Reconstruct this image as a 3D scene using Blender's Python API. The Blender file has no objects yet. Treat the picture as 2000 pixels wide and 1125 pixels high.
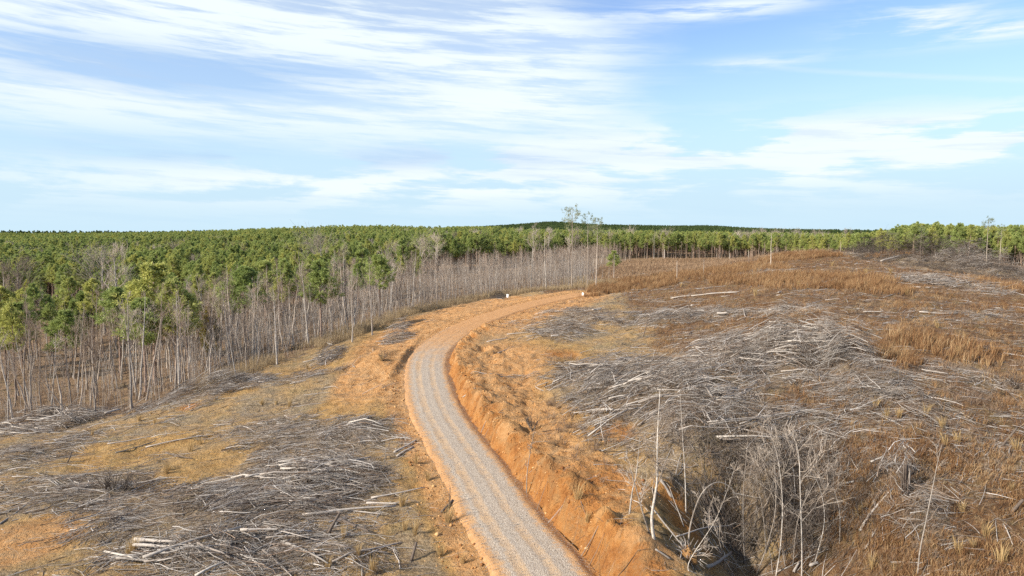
import bpy, math, random
import numpy as np

# ------------------------------------------------------------------ camera, light, sky
SC = bpy.context.scene
COL = SC.collection
CZ, PITCH, FPX = 30.0, math.radians(4.8), 1333.333
SP, CP = math.sin(PITCH), math.cos(PITCH)
cam_d = bpy.data.cameras.new('camera'); cam = bpy.data.objects.new('camera', cam_d); COL.objects.link(cam)
cam_d.lens = 24; cam_d.sensor_width = 36; cam_d.clip_start = 0.5; cam_d.clip_end = 20000
cam.location = (0, 0, CZ); cam.rotation_euler = (math.pi / 2 - PITCH, 0, 0)
SC.camera = cam
SUN_EL, SUN_AZ = math.radians(31), math.radians(-120)      # azimuth from +Y towards +X: behind the camera, to its left
sx, sy, sz = math.sin(SUN_AZ) * math.cos(SUN_EL), math.cos(SUN_AZ) * math.cos(SUN_EL), math.sin(SUN_EL)
sun_d = bpy.data.lights.new('sun', 'SUN'); sun = bpy.data.objects.new('sun', sun_d); COL.objects.link(sun)
sun_d.energy = 4.7; sun_d.angle = math.radians(1.2); sun_d.color = (1.0, 0.94, 0.85)
from mathutils import Vector
sun.rotation_euler = Vector((sx, sy, sz)).to_track_quat('Z', 'Y').to_euler()
sun.location = (-60, -60, 90)
SC.view_settings.view_transform = 'Standard'; SC.view_settings.look = 'None'
SC.view_settings.exposure = 0.66; SC.view_settings.gamma = 1.0
try: SC.view_settings.use_curve_mapping = False
except Exception: pass
SC.cycles.max_bounces = 5; SC.cycles.diffuse_bounces = 2; SC.cycles.glossy_bounces = 1
SC.cycles.transmission_bounces = 1; SC.cycles.transparent_max_bounces = 4; SC.cycles.volume_bounces = 0
SC.cycles.use_denoising = False

class NT:
    """tiny node-expression helper"""
    def __init__(s, tree): s.t = tree; s.n = tree.nodes; s.l = tree.links
    def new(s, typ, **kw):
        nd = s.n.new(typ)
        for k, v in kw.items(): setattr(nd, k, v)
        return nd
    def put(s, sock, v):
        if hasattr(v, 'is_output') or isinstance(v, bpy.types.NodeSocket): s.l.new(v, sock)
        elif v is not None: sock.default_value = v
    def m(s, op, a, b=None, c=None, clamp=False):
        nd = s.new('ShaderNodeMath', operation=op, use_clamp=clamp)
        for i, v in enumerate((a, b, c)):
            if v is not None: s.put(nd.inputs[i], v)
        return nd.outputs[0]
    def ss(s, x, a, b):            # smoothstep
        nd = s.new('ShaderNodeMapRange', interpolation_type='SMOOTHSTEP')
        s.put(nd.inputs['Value'], x); s.put(nd.inputs['From Min'], a); s.put(nd.inputs['From Max'], b)
        return nd.outputs[0]
    def xyz(s, x, y, z=0.0):
        nd = s.new('ShaderNodeCombineXYZ')
        for i, v in enumerate((x, y, z)): s.put(nd.inputs[i], v)
        return nd.outputs[0]
    def noise(s, vec, scale, detail=4.0, rough=0.5, dist=0.0, col=False):
        nd = s.new('ShaderNodeTexNoise')
        if vec is not None: s.l.new(vec, nd.inputs['Vector'])
        nd.inputs['Scale'].default_value = scale; nd.inputs['Detail'].default_value = detail
        nd.inputs['Roughness'].default_value = rough; nd.inputs['Distortion'].default_value = dist
        return nd.outputs[1 if col else 0]
    def mix(s, f, a, b, mode='MIX'):
        nd = s.new('ShaderNodeMix', data_type='RGBA', blend_type=mode)
        s.put(nd.inputs[0], f); 
        for i, v in ((6, a), (7, b)):
            if isinstance(v, (tuple, list)): nd.inputs[i].default_value = (*v[:3], 1)
            else: s.put(nd.inputs[i], v)
        return nd.outputs[2]
    def ramp(s, f, stops, interp='LINEAR'):
        nd = s.new('ShaderNodeValToRGB'); cr = nd.color_ramp; cr.interpolation = interp
        while len(cr.elements) < len(stops): cr.elements.new(0.5)
        for e, (p, c) in zip(cr.elements, stops): e.position = p; e.color = (*c, 1) if len(c) == 3 else c
        s.put(nd.inputs[0], f); return nd.outputs[0]

world = bpy.data.worlds.new('World'); SC.world = world; world.use_nodes = True
def build_sky():
    t = world.node_tree; t.nodes.clear(); N = NT(t)
    out = N.new('ShaderNodeOutputWorld'); bg = N.new('ShaderNodeBackground')
    N.l.new(bg.outputs[0], out.inputs[0]); bg.inputs[1].default_value = 0.085
    sky = N.new('ShaderNodeTexSky', sky_type='NISHITA', sun_disc=False)
    sky.sun_elevation = SUN_EL; sky.sun_rotation = SUN_AZ; sky.altitude = 200
    sky.air_density = 1.0; sky.dust_density = 0.6; sky.ozone_density = 2.0
    tc = N.new('ShaderNodeTexCoord'); sep = N.new('ShaderNodeSeparateXYZ'); N.l.new(tc.outputs['Generated'], sep.inputs[0])
    x, y, z = sep.outputs
    az = N.m('ARCTAN2', x, y); el = N.m('ARCSINE', z)
    M = N.m
    blob = lambda a0, e0, sa, se: M('EXPONENT', M('MULTIPLY', M('ADD',
        M('POWER', M('ABSOLUTE', M('DIVIDE', M('SUBTRACT', az, a0), sa)), 2.0),
        M('POWER', M('ABSOLUTE', M('DIVIDE', M('SUBTRACT', el, e0), se)), 2.0)), -1.0))
    # slightly tilted streaks of high cloud, stretched sideways
    tilt = M('ADD', el, M('MULTIPLY', az, 0.05))
    v1 = N.xyz(M('MULTIPLY', az, 2.2), M('MULTIPLY', tilt, 21.0), 0.3)
    n1 = N.noise(v1, 1.3, 9, 0.60, 0.25)
    v1b = N.xyz(M('MULTIPLY', az, 6.5), M('MULTIPLY', tilt, 80.0), 5.1)
    n1b = N.noise(v1b, 1.0, 8, 0.65, 0.2)
    v2 = N.xyz(M('MULTIPLY', az, 5.0), M('MULTIPLY', el, 22.0), 9.0)
    n2 = N.noise(v2, 1.0, 8, 0.55, 0.35)
    edge = M('ADD', az, M('MULTIPLY', M('SUBTRACT', n1, 0.5), 0.35))
    # the big veil on the left, ending in a ragged edge right of the middle
    veil = M('MULTIPLY', N.ss(edge, 0.27, 0.06), N.ss(el, 0.085, 0.17))
    topcut = M('SUBTRACT', 1.0, M('MULTIPLY', N.ss(az, -0.05, 0.16), N.ss(M('ADD', el, M('MULTIPLY', n1, 0.05)), 0.312, 0.34)))
    veil = M('MULTIPLY', veil, topcut)
    streak = N.ss(M('ADD', M('MULTIPLY', n1, 0.48), M('MULTIPLY', n1b, 0.52)), 0.43, 0.57)
    c1 = M('MULTIPLY', veil, M('ADD', 0.50, M('MULTIPLY', streak, 0.50)))
    # lower band right across, soft heaps
    band = M('ADD', M('MULTIPLY', blob(0.40, 0.112, 0.50, 0.034), 1.7), M('MULTIPLY', blob(-0.18, 0.066, 0.50, 0.032), 1.15))
    band = M('ADD', band, M('MULTIPLY', blob(0.62, 0.075, 0.25, 0.03), 0.5))
    c2 = M('MULTIPLY', band, N.ss(M('ADD', M('MULTIPLY', n2, .75), M('MULTIPLY', n1b, .25)), 0.44, 0.545), clamp=True)
    # wisps in the blue on the right
    wisp = M('ADD', M('ADD', blob(0.285, 0.292, 0.12, 0.012), blob(0.52, 0.252, 0.07, 0.022)),
             M('ADD', blob(0.61, 0.232, 0.07, 0.012), M('MULTIPLY', blob(0.33, 0.222, 0.08, 0.008), 0.6)))
    c3 = M('MULTIPLY', M('MULTIPLY', wisp, 1.3), N.ss(M('ADD', M('MULTIPLY', n2, 0.6), M('MULTIPLY', n1b, 0.4)), 0.42, 0.58), clamp=True)
    # old vapour trail
    lin = M('ABSOLUTE', M('SUBTRACT', el, M('SUBTRACT', 0.222, M('MULTIPLY', M('SUBTRACT', az, 0.31), 0.155))))
    c4 = M('MULTIPLY', M('MULTIPLY', N.ss(lin, 0.0055, 0.0), N.ss(az, 0.30, 0.40)), M('MULTIPLY', 0.5, n2))
    haze = M('MULTIPLY', N.ss(el, 0.10, -0.01), 0.12)
    inv = lambda v: M('SUBTRACT', 1.0, v, clamp=True)
    cov = inv(M('MULTIPLY', M('MULTIPLY', M('MULTIPLY', inv(c1), inv(c2)), M('MULTIPLY', inv(c3), inv(c4))), inv(haze)))
    # thicker, bluer underside of the veil at the far left
    shade = M('MULTIPLY', M('ADD', M('MULTIPLY', blob(-0.50, 0.205, 0.24, 0.030), 1.2), M('MULTIPLY', blob(-0.38, 0.105, 0.34, 0.014), 1.2)),
              N.ss(n1, 0.85, 0.42), clamp=True)
    shade = M('ADD', shade, M('MULTIPLY', N.ss(n1, 0.56, 0.36), 0.16), clamp=True)
    shade = M('ADD', shade, M('MULTIPLY', N.ss(n1b, 0.52, 0.34), 0.26), clamp=True)
    K = 1.0 / 0.085
    white = N.mix(shade, (0.585 * K, 0.645 * K, 0.66 * K), (0.31 * K, 0.43 * K, 0.60 * K))
    hs = N.mix(0.0, sky.outputs[0], (1, 1, 1))
    blue = N.mix(1.0, hs, SKYTINT, 'MULTIPLY'); blue = N.mix(N.ss(el, .30, .02), blue, (0.385 * K, 0.525 * K, 0.62 * K))
    colr = N.mix(cov, blue, white)
    # ground side of the sphere stays dim
    colr = N.mix(N.ss(el, -0.02, -0.10), colr, (0.9, 0.9, 0.8))
    N.l.new(colr, bg.inputs[0])
SKYTINT = (1.30, 1.38, 1.58)
build_sky()

# ------------------------------------------------------------------ helpers
R = np.random.default_rng(7)
def hash2(ix, iy, s):
    h = (ix.astype(np.int64) * 374761393 + iy.astype(np.int64) * 668265263 + s * 2147483647 + 12345) & 0x7fffffff
    h = ((h ^ (h >> 13)) * 1274126177) & 0x7fffffff
    return ((h ^ (h >> 16)) & 0xffff) / 65535.0
def vnoise(x, y, s=0):
    ix, iy = np.floor(x), np.floor(y); fx, fy = x - ix, y - iy
    fx, fy = fx * fx * (3 - 2 * fx), fy * fy * (3 - 2 * fy)
    a, b, c, d = hash2(ix, iy, s), hash2(ix + 1, iy, s), hash2(ix, iy + 1, s), hash2(ix + 1, iy + 1, s)
    return (a * (1 - fx) + b * fx) * (1 - fy) + (c * (1 - fx) + d * fx) * fy
def fbm(x, y, s=0, o=4):
    v, a, t = 0, 0.5, 0
    for k in range(o): v = v + a * vnoise(x * 2 ** k + 17.3 * k, y * 2 ** k - 9.1 * k, s + k); t += a; a *= 0.5
    return v / t
def sst(x, a, b):
    t = np.clip((x - a) / (b - a), 0, 1); return t * t * (3 - 2 * t)

def mesh_np(name, V, Q=None, T=None, mats=(), mat_idx=None, smooth=False):
    V = np.ascontiguousarray(V, np.float32).reshape(-1, 3)
    loops, tot = [], []
    if Q is not None and len(Q): loops.append(np.asarray(Q).reshape(-1)); tot.append(np.full(len(Q), 4))
    if T is not None and len(T): loops.append(np.asarray(T).reshape(-1)); tot.append(np.full(len(T), 3))
    loops = np.concatenate(loops).astype(np.int32); tot = np.concatenate(tot).astype(np.int32)
    st = np.concatenate([[0], np.cumsum(tot)[:-1]]).astype(np.int32)
    me = bpy.data.meshes.new(name)
    me.vertices.add(len(V)); me.vertices.foreach_set('co', V.ravel())
    me.loops.add(len(loops)); me.loops.foreach_set('vertex_index', loops)
    me.polygons.add(len(tot)); me.polygons.foreach_set('loop_start', st); me.polygons.foreach_set('loop_total', tot)
    if mat_idx is not None: me.polygons.foreach_set('material_index', np.asarray(mat_idx, np.int32))
    if smooth: me.polygons.foreach_set('use_smooth', np.ones(len(tot), bool))
    for m in mats: me.materials.append(m)
    me.update(calc_edges=True)
    return me
def link(name, me, parent=None, loc=None, rz=0.0, sc=None):
    o = bpy.data.objects.new(name, me); COL.objects.link(o)
    if parent is not None: o.parent = parent
    if loc is not None: o.location = loc
    if rz: o.rotation_euler = (0, 0, rz)
    if sc is not None: o.scale = (sc, sc, sc)
    return o
def tag(o, label=None, cat=None, group=None, kind=None):
    if label: o['label'] = label
    if cat: o['category'] = cat
    if group: o['group'] = group
    if kind: o['kind'] = kind
    return o
def tubes(P, Rr, S=4, cap=False):
    """P (N,K,3) polylines, Rr (N,K) radii -> verts, quads"""
    P = np.asarray(P, float); Rr = np.asarray(Rr, float)
    T = np.empty_like(P); T[:, 1:-1] = P[:, 2:] - P[:, :-2]; T[:, 0] = P[:, 1] - P[:, 0]; T[:, -1] = P[:, -1] - P[:, -2]
    T /= np.linalg.norm(T, axis=2, keepdims=True) + 1e-9
    ch = P[:, -1] - P[:, 0]; ch /= np.linalg.norm(ch, axis=1, keepdims=True) + 1e-9
    ref = np.where(np.abs(ch[:, 2:3]) < 0.8, np.array([[0, 0, 1.0]]), np.array([[1.0, 0.2, 0]]))
    A = np.cross(T, ref[:, None, :]); A /= np.linalg.norm(A, axis=2, keepdims=True) + 1e-9
    B = np.cross(T, A)
    if cap:
        P = np.concatenate([P[:, :1], P, P[:, -1:]], 1); A = np.concatenate([A[:, :1], A, A[:, -1:]], 1)
        B = np.concatenate([B[:, :1], B, B[:, -1:]], 1)
        z = np.full((len(P), 1), 1e-4); Rr = np.concatenate([z, Rr, z], 1)
    n, K = Rr.shape
    th = np.arange(S) * 2 * math.pi / S
    V = P[:, :, None, :] + Rr[:, :, None, None] * (A[:, :, None, :] * np.cos(th)[None, None, :, None] + B[:, :, None, :] * np.sin(th)[None, None, :, None])
    idx = np.arange(n * K * S).reshape(n, K, S)
    a = idx[:, :-1]; b = idx[:, 1:]
    Q = np.stack([a, b, np.roll(b, -1, 2), np.roll(a, -1, 2)], -1).reshape(-1, 4)
    return V.reshape(-1, 3), Q
def join(parts):
    V, Q, M, off = [], [], [], 0
    for p in parts:
        v, q = p[0], p[1]; m = p[2] if len(p) > 2 else 0
        V.append(v); Q.append(q + off); M.append(np.full(len(q), m)); off += len(v)
    return np.concatenate(V), np.concatenate(Q), np.concatenate(M)

# ------------------------------------------------------------------ terrain
def ray(px, py):
    u = (np.asarray(px, float) - 1000) / FPX; v = (562.5 - np.asarray(py, float)) / FPX
    return u, CP + v * SP, v * CP - SP
def cpt(px, py, drop):
    dx, dy, dz = ray(px, py); t = -drop / dz; return (dx * t, dy * t, CZ - drop)
ROADP = [(1090,1190,18.0),(1060,1116,18.0),(978,1009,17.95),(939,938,17.75),(892,867,17.45),(856,810,17.1),(838,760,16.7),(834,705,16.2),
         (857,672,15.9),(905,640,15.5),(950,620,15.2),(1010,601,14.8),(1070,586,14.5),(1135,574,14.2)]
NAT = [(0,1125,18.5),(300,1125,18.3),(600,1125,18.2),(850,1125,18.2),(0,980,19.2),(300,950,18.8),(600,950,18.3),(800,900,18),(0,900,20.3),
 (250,880,19.6),(500,850,18.6),(700,800,17.6),(0,830,22.3),(200,815,21.8),(300,790,20.5),(450,740,19.1),(560,700,18.5),(650,670,18),
 (730,640,17.8),(790,615,17.5),(880,595,17),(980,582,16.2),(1060,572,15.6),(740,720,16.9),(830,650,16.3),(950,600,15.6),
 (1000,790,16.6),(960,700,15.7),(1060,917,16.8),(1135,1020,16.5),(1190,1056,16.5),(1270,1125,16.9),(1200,900,16),(1300,850,15.1),
 (1100,800,15.9),(1100,650,14.8),(1100,600,14.2),(1250,700,14.6),(1250,600,13.3),(1400,800,14.3),(1400,700,13.5),(1400,600,12.3),
 (1400,560,11.3),(1400,530,10.3),(1300,570,12.6),(1200,570,13.7),(1250,552,12.6),(1350,535,11.5),(1450,515,9.6),(1550,493,6.8),(1600,492,6.5),
 (1700,498,7),(1800,500,7),(1900,512,7.9),(2000,538,9.3),(1550,600,11),(1550,700,13),(1600,800,14.1),(1700,900,15.6),(1550,900,16.4),
 (1700,1000,17.5),(1850,1000,17),(2000,1000,16.8),(2000,1125,18),(1800,1125,18.8),(1600,1125,21),(1500,1125,21.6),(1400,1125,20.6),
 (1450,1050,20.6),(1550,1000,19),(1300,1125,18.2),(1278,1050,17.3),(1400,1000,18.8),(1400,940,17.2),(1500,950,17.2),(1300,950,16.6),
 (1700,800,13.7),(1850,800,13.8),(2000,800,14),(1700,700,12.4),(1850,700,12.4),(2000,700,12.5),(1700,600,10.6),(1850,600,10.6),(2000,620,11),
 (1700,550,9),(1850,550,9.2),(1950,560,9.8),(1500,550,10),(1600,520,8.4),(1800,520,8.3),
 (0,750,26),(150,720,26),(0,600,27),(200,590,26),(400,650,25),(400,600,24),(600,600,22.5),(700,560,21),(850,540,19),(1000,520,17.5),
 (0,790,25),(250,770,24),(100,670,27),(500,680,22),(650,620,20),(800,580,18.6),(950,560,17.2),(1100,545,16)]
WPT = [(75,270,13.8),(45,240,14.6),(130,240,13),(180,190,14),(100,320,15.5),(200,320,17),(300,320,18),(60,300,14.8),(10,380,16),(70,400,15),
 (150,430,16),(300,450,18),(-300,400,23),(-150,400,21),(-500,420,24)]
for px, y0 in ((-300,462),(0,459),(200,458),(400,452),(560,447),(740,442),(900,446),(1000,448),(1200,452),(1500,456),(1800,458),(2200,458)):
    Y = 750.0; WPT.append(((px - 1000) / FPX * Y, Y, 17 - (450.2 - y0) * Y / FPX))
    WPT.append(((px - 1000) / FPX * 1200, 1200, 24))
for px, y0 in ((-300,470),(0,470),(400,468),(800,458),(900,449),(960,447),(1030,441),(1075,435),(1120,439),(1170,446),(1250,449),(1320,447),(1370,442),(1430,448),(1500,455),(1600,458),(1800,459),(2300,459)):
    Y = 2500.0; WPT.append(((px - 1000) / FPX * Y, Y, 17 - (450.2 - y0) * Y / FPX))
    WPT.append(((px - 1000) / FPX * 4500, 4500, 45))
WPT += [(-40,10,19),(0,10,19),(40,10,19.5),(-40,-60,20),(40,-60,20)]
CTRL = np.array([cpt(*p) for p in ROADP + NAT] + [(x, y, CZ - d) for x, y, d in WPT])
def st(X, Y):
    Yc = np.maximum(Y, -10.0) + 45.0
    return np.clip(X / Yc, -1.6, 1.6), 0.75 * np.log(Yc)
cs, ct = st(CTRL[:, 0], CTRL[:, 1])
def U(r2): return 0.5 * r2 * np.log(r2 + 1e-12)
nC = len(CTRL)
Km = U((cs[:, None] - cs) ** 2 + (ct[:, None] - ct) ** 2) + np.eye(nC) * 2e-5
Pm = np.stack([np.ones(nC), cs, ct], 1)
Am = np.block([[Km, Pm], [Pm.T, np.zeros((3, 3))]])
W = np.linalg.solve(Am, np.concatenate([CTRL[:, 2], np.zeros(3)]))
def zbase(X, Y):
    sh = X.shape; s, t = st(X.ravel(), Y.ravel()); z = W[nC] + W[nC + 1] * s + W[nC + 2] * t
    for i in range(nC): z = z + W[i] * U((s - cs[i]) ** 2 + (t - ct[i]) ** 2)
    return z.reshape(sh)
# road centre line
rp = np.array([cpt(*p) for p in ROADP])
def catmull(P, n):
    P = np.vstack([2 * P[0] - P[1], P, 2 * P[-1] - P[-2]]); out = []
    for i in range(1, len(P) - 2):
        t = np.linspace(0, 1, n, endpoint=False)[:, None]; a, b, c, d = P[i - 1:i + 3]
        out.append(0.5 * ((2 * b) + (c - a) * t + (2 * a - 5 * b + 4 * c - d) * t ** 2 + (3 * b - a - 3 * c + d) * t ** 3))
    out.append(P[-2][None]); return np.vstack(out)
rc = catmull(rp, 24)
seg = np.r_[0, np.cumsum(np.linalg.norm(np.diff(rc[:, :2], axis=0), axis=1))]
RL = seg[-1]; rs = np.arange(0, RL, 0.35)
RC = np.stack([np.interp(rs, seg, rc[:, k]) for k in range(3)], 1)
ker = np.hanning(31); ker /= ker.sum()
RC = np.stack([np.convolve(np.pad(RC[:, k], 15, mode='reflect', reflect_type='odd'), ker, 'valid') for k in range(3)], 1)
tn = np.gradient(RC[:, :2], axis=0); tn /= np.linalg.norm(tn, axis=1, keepdims=True)
RN = np.stack([tn[:, 1], -tn[:, 0]], 1)                      # right-hand side
def road_dist(X, Y, lim=30):
    d = np.full(X.shape, 99.0); s = np.zeros(X.shape); zr = np.zeros(X.shape)
    m = (X > RC[:, 0].min() - lim) & (X < RC[:, 0].max() + lim) & (Y < RC[:, 1].max() + lim) & (Y > RC[:, 1].min() - lim)
    xi, yi = X[m], Y[m]; best = np.full(xi.shape, 1e9); bi = np.zeros(xi.shape, int)
    for k in range(0, len(RC), 2):
        q = (xi - RC[k, 0]) ** 2 + (yi - RC[k, 1]) ** 2; w = q < best; best[w] = q[w]; bi[w] = k
    sd = (xi - RC[bi, 0]) * RN[bi, 0] + (yi - RC[bi, 1]) * RN[bi, 1]
    al = (xi - RC[bi, 0]) * tn[bi, 0] + (yi - RC[bi, 1]) * tn[bi, 1]
    r = np.sqrt(best); sg = np.where(sd >= 0, 1, -1)
    d[m] = np.where(np.abs(al) < 0.8, sd, sg * r); ss_ = rs[bi] + np.clip(al, -.5, .5); s[m] = ss_; zr[m] = np.interp(ss_, rs, RC[:, 2])
    return d, s, zr
# brush piles: (px, py, rx, ry, height, density, direction deg, kind)
PILES = [
 (600,945,175,48,0.8,1.3,8,'L'),(420,1000,270,50,0.7,1.4,12,'F'),(470,1085,255,48,0.7,1.25,6,'L'),(640,860,175,42,0.2,1.2,10,'F'),(700,845,60,25,0.3,0.6,20,'L'),
 (150,960,190,38,0.1,1.2,14,'F'),(60,890,90,35,0.3,1.1,10,'F'),(110,828,125,17,1.1,1.3,5,'L'),(410,765,120,20,0.9,1.3,32,'F'),(520,835,130,22,0.1,0.9,14,'F'),
 (645,703,32,10,0.9,1.2,25,'L'),(775,664,28,8,1.1,1.3,10,'L'),(793,640,12,7,1.4,1.3,60,'G'),(600,735,110,12,0.2,0.9,20,'F'),(972,582,16,4,0.7,1.5,2,'D'),
 (1220,622,200,14,0.3,0.9,0,'F'),(1095,652,70,14,1.0,1.2,-6,'F'),(1340,622,110,12,0.8,0.9,0,'F'),(1120,610,70,12,0.3,0.9,0,'F'),
 (1330,770,240,65,1.3,1.0,20,'L'),(1590,705,120,45,2.6,1.4,-25,'L'),(1210,740,120,38,1.2,1.1,28,'L'),(1470,700,130,45,1.4,1.1,10,'L'),(1460,840,200,50,0.9,0.8,12,'L'),
 (1690,760,110,60,0.8,0.9,-22,'F'),(1090,735,90,16,0.15,0.7,8,'F'),
 (1785,511,62,13,3.0,2.0,0,'D'),(1915,528,80,13,2.4,1.7,-8,'G'),(1850,553,90,14,0.9,1.0,0,'L'),
 (1540,940,130,50,.8,0.7,50,'G'),(1480,1040,150,55,1.0,0.8,70,'D'),(1755,935,60,50,1.2,1.0,60,'F'),(1820,1030,60,55,0.9,1.2,-50,'G'),
 (1500,532,70,8,0.2,0.9,0,'L'),(1500,607,120,10,0.2,0.8,0,'L'),(1890,620,160,14,0.1,0.5,0,'F'),(1850,735,150,35,0.3,0.45,-35,'F'),(1890,870,90,25,0.2,0.5,-10,'F'),(1960,880,60,20,0.3,0.6,-10,'F'),
]
# tensor grid, fine near the road, coarse to the horizon
def axis(parts):
    out = []
    for a, b, d in parts: out.append(np.arange(a, b, d))
    return np.concatenate(out)
def grow(a, b, d0, g=1.13):
    v = [a]; d = d0
    while v[-1] < b: v.append(v[-1] + d); d *= g
    return np.array(v[1:])
xf = axis([(-75, -22, 0.5), (-22, 32, 0.22), (32, 110, 0.5)])
XS = np.r_[-grow(75.5, 6000, 0.8)[::-1], xf, grow(110, 6500, 0.8)]
yf = axis([(20, 30, 0.6), (30, 72, 0.2), (72, 125, 0.4), (125, 240, 0.8)])
YS = np.r_[-grow(-20, 200, 1.0)[::-1], yf, grow(240, 7000, 1.2, 1.09)]
YS = YS[YS > -200]; YS = np.unique(np.round(YS, 4)); XS = np.unique(np.round(XS, 4))
GX, GY = np.meshgrid(XS, YS)
GZ0 = zbase(GX, GY)
RD, RS, RZ = road_dist(GX, GY)
def pix2w(px, py, Z, n=900):
    dx, dy, dz = ray(px, py); Yv = np.geomspace(20, 3000, n)
    X = dx / dy * Yv; zz = CZ + dz / dy * Yv; g = look(X, Yv, Z); k = np.argmax(zz < g)
    k = max(k, 1); a, b = zz[k - 1] - g[k - 1], zz[k] - g[k]; f = a / (a - b + 1e-9); y = Yv[k - 1] + f * (Yv[k] - Yv[k - 1])
    return np.array([dx / dy * y, y, look(np.array([dx / dy * y]), np.array([y]), Z)[0]])
def look(X, Y, Z):
    i = np.clip(np.searchsorted(XS, X) - 1, 0, len(XS) - 2); j = np.clip(np.searchsorted(YS, Y) - 1, 0, len(YS) - 2)
    fx = np.clip((X - XS[i]) / (XS[i + 1] - XS[i]), 0, 1); fy = np.clip((Y - YS[j]) / (YS[j + 1] - YS[j]), 0, 1)
    return (Z[j, i] * (1 - fx) + Z[j, i + 1] * fx) * (1 - fy) + (Z[j + 1, i] * (1 - fx) + Z[j + 1, i + 1] * fx) * fy
def ell(px, py, rx, ry, Z):
    c = pix2w(px, py, Z); a = rx * c[1] / FPX
    y1 = pix2w(px, py - ry, Z)[1]; y2 = pix2w(px, py + ry, Z)[1]
    b = min(max((y1 - y2) / 2, 0.5), max(0.22 * c[1], a * 1.5)); return c, a, b
# road corridor, ditch and cut bank
near = sst(np.abs(RD), 7.5, 3.0)
Z1 = GZ0.copy()
zr = RZ - 0.12
left = RD < 0; ad = np.abs(RD)
shoulder = zr - 0.08 * sst(ad, 2.4, 3.2)
Z1 = np.where(left, GZ0 + (shoulder - GZ0) * sst(ad, 8.5, 2.6), Z1)
bh = np.interp(RS, [0, 12, 22, 40, 60, 75, 90, RL], [2.1, 2.0, 1.65, 1.35, 0.95, 0.6, 0.35, 0.0])   # bank height above road
wob = (fbm(GX * .8, GY * .8, 3, 4) - .5) * 1.5
foot = 2.65 + 0.25 * wob + np.interp(RS, [0, 8, 20], [0.7, 0.25, 0])
top = foot + 1.25 + 0.5 * wob
prof = sst(RD, foot, top)
ditch = -0.38 * np.exp(-((RD - foot + 0.05) / 0.38) ** 2)
crest = zr + bh
right_h = np.where(RD < top, zr + ditch + bh * prof, 0)
blend = sst(RD, top, top + 7)
rz = np.where(RD < top, right_h, crest * (1 - blend) + GZ0 * blend)
Z1 = np.where((~left) & (RD < 30), np.where(RD < top + 7, rz, GZ0), Z1)
# mounds of pushed-up soil and the ground under the piles
for px, py, rx, ry, h in ((728,712,50,20,1.3),(700,690,40,8,0.8),(790,700,9,60,0.35),(820,640,40,5,0.5),(845,630,40,6,0.5),(1370,1085,60,30,0.9),(1060,720,60,20,.4),(1310,960,45,25,.6),(1575,488,34,6,1.2),(1598,728,26,16,-1.6),(1430,765,40,14,-.9),(1290,745,36,12,-.8)):
    c, a, b = ell(px, py, rx, ry, GZ0); q = ((GX - c[0]) / a) ** 2 + ((GY - c[1]) / b) ** 2
    Z1 += h * np.exp(-q * 1.2) * (0.75 + 0.5 * fbm(GX * 1.1, GY * 1.1, 11, 3)) * sst(ad, 2.3, 3.2)
PW = []
for (px, py, rx, ry, h, den, dr, kd) in PILES:
    c, a, b = ell(px, py, rx, ry, GZ0); PW.append((c, a, b))
    q = ((GX - c[0]) / a) ** 2 + ((GY - c[1]) / b) ** 2
    Z1 += 0.40 * h * np.exp(-q * 1.6) * (0.1 + 1.8 * fbm(GX * .4, GY * .4, 21, 4)) * sst(ad, 3, 5)
# roughness: rills and clods, stronger on the cut bank, none on the road
clear = sst(GY, 300, 200)
rough = sst(ad, 2.5, 4.5)
Z1 += rough * ((fbm(GX * .22, GY * .22, 31, 4) - .5) * 1.1 * clear + (fbm(GX * .03, GY * .03, 41, 3) - .5) * 3.0 * sst(GY, 120, 300))
Z1 += rough * clear * (fbm(GX * 1.3, GY * 1.3, 51, 4) - .5) * 0.38
bankm = np.exp(-((RD - foot - 0.9) / 1.3) ** 2) * (RD > foot - 0.1) * (RS < 80)
rill = fbm(RS * 1.1 + RD * .35, RD * .28, 61, 3); Z1 += bankm * ((rill - .52) * 2.3 + (fbm(RS * 2.6 + RD, RD * 1.0, 63, 3) - .5) * .7)
goldm = np.exp(-((RD - 8) / 6) ** 2) * (RD > 2.6) * (GY < 90)
Z1 += goldm * ((fbm(RS * .5 + RD * .4, RD * .5 - RS * .3, 71, 4) - .5) * 1.2 + (fbm(GX * 1.6, GY * 1.6, 73, 3) - .5) * .5)
Z1 = np.where(ad < 2.45, np.minimum(Z1, RZ - 0.16), Z1)
GZ = Z1
def H(X, Y): return look(np.asarray(X, float), np.asarray(Y, float), GZ)
def G(px, py): return pix2w(px, py, GZ)

# clearcut outline in plan
EDGE_PX = [(-260,855),(-60,838),(0,832),(120,822),(250,806),(330,786),(450,742),(560,700),(650,670),(730,641),(790,615),(880,595),(980,577),(1060,568),(1130,562),(1190,556)]
EDGE = [G(*p)[:2] for p in EDGE_PX]
EDGE = [(-150.0, -60.0), (-95.0, 40.0)] + EDGE + [(20, 205), (28, 240), (40, 300), (66, 375), (130, 372), (150, 300), (175, 285), (330, 280), (330, -60)]
EDGE = np.array(EDGE)
def inside(P, X, Y):
    X = np.asarray(X, float); c = np.zeros(X.shape, bool); j = len(P) - 1
    for i in range(len(P)):
        xi, yi = P[i]; xj, yj = P[j]
        if yi != yj: c ^= ((yi > Y) != (yj > Y)) & (X < (xj - xi) * (Y - yi) / (yj - yi) + xi)
        j = i
    return c
CLEAR = inside(EDGE, GX, GY)

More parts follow.
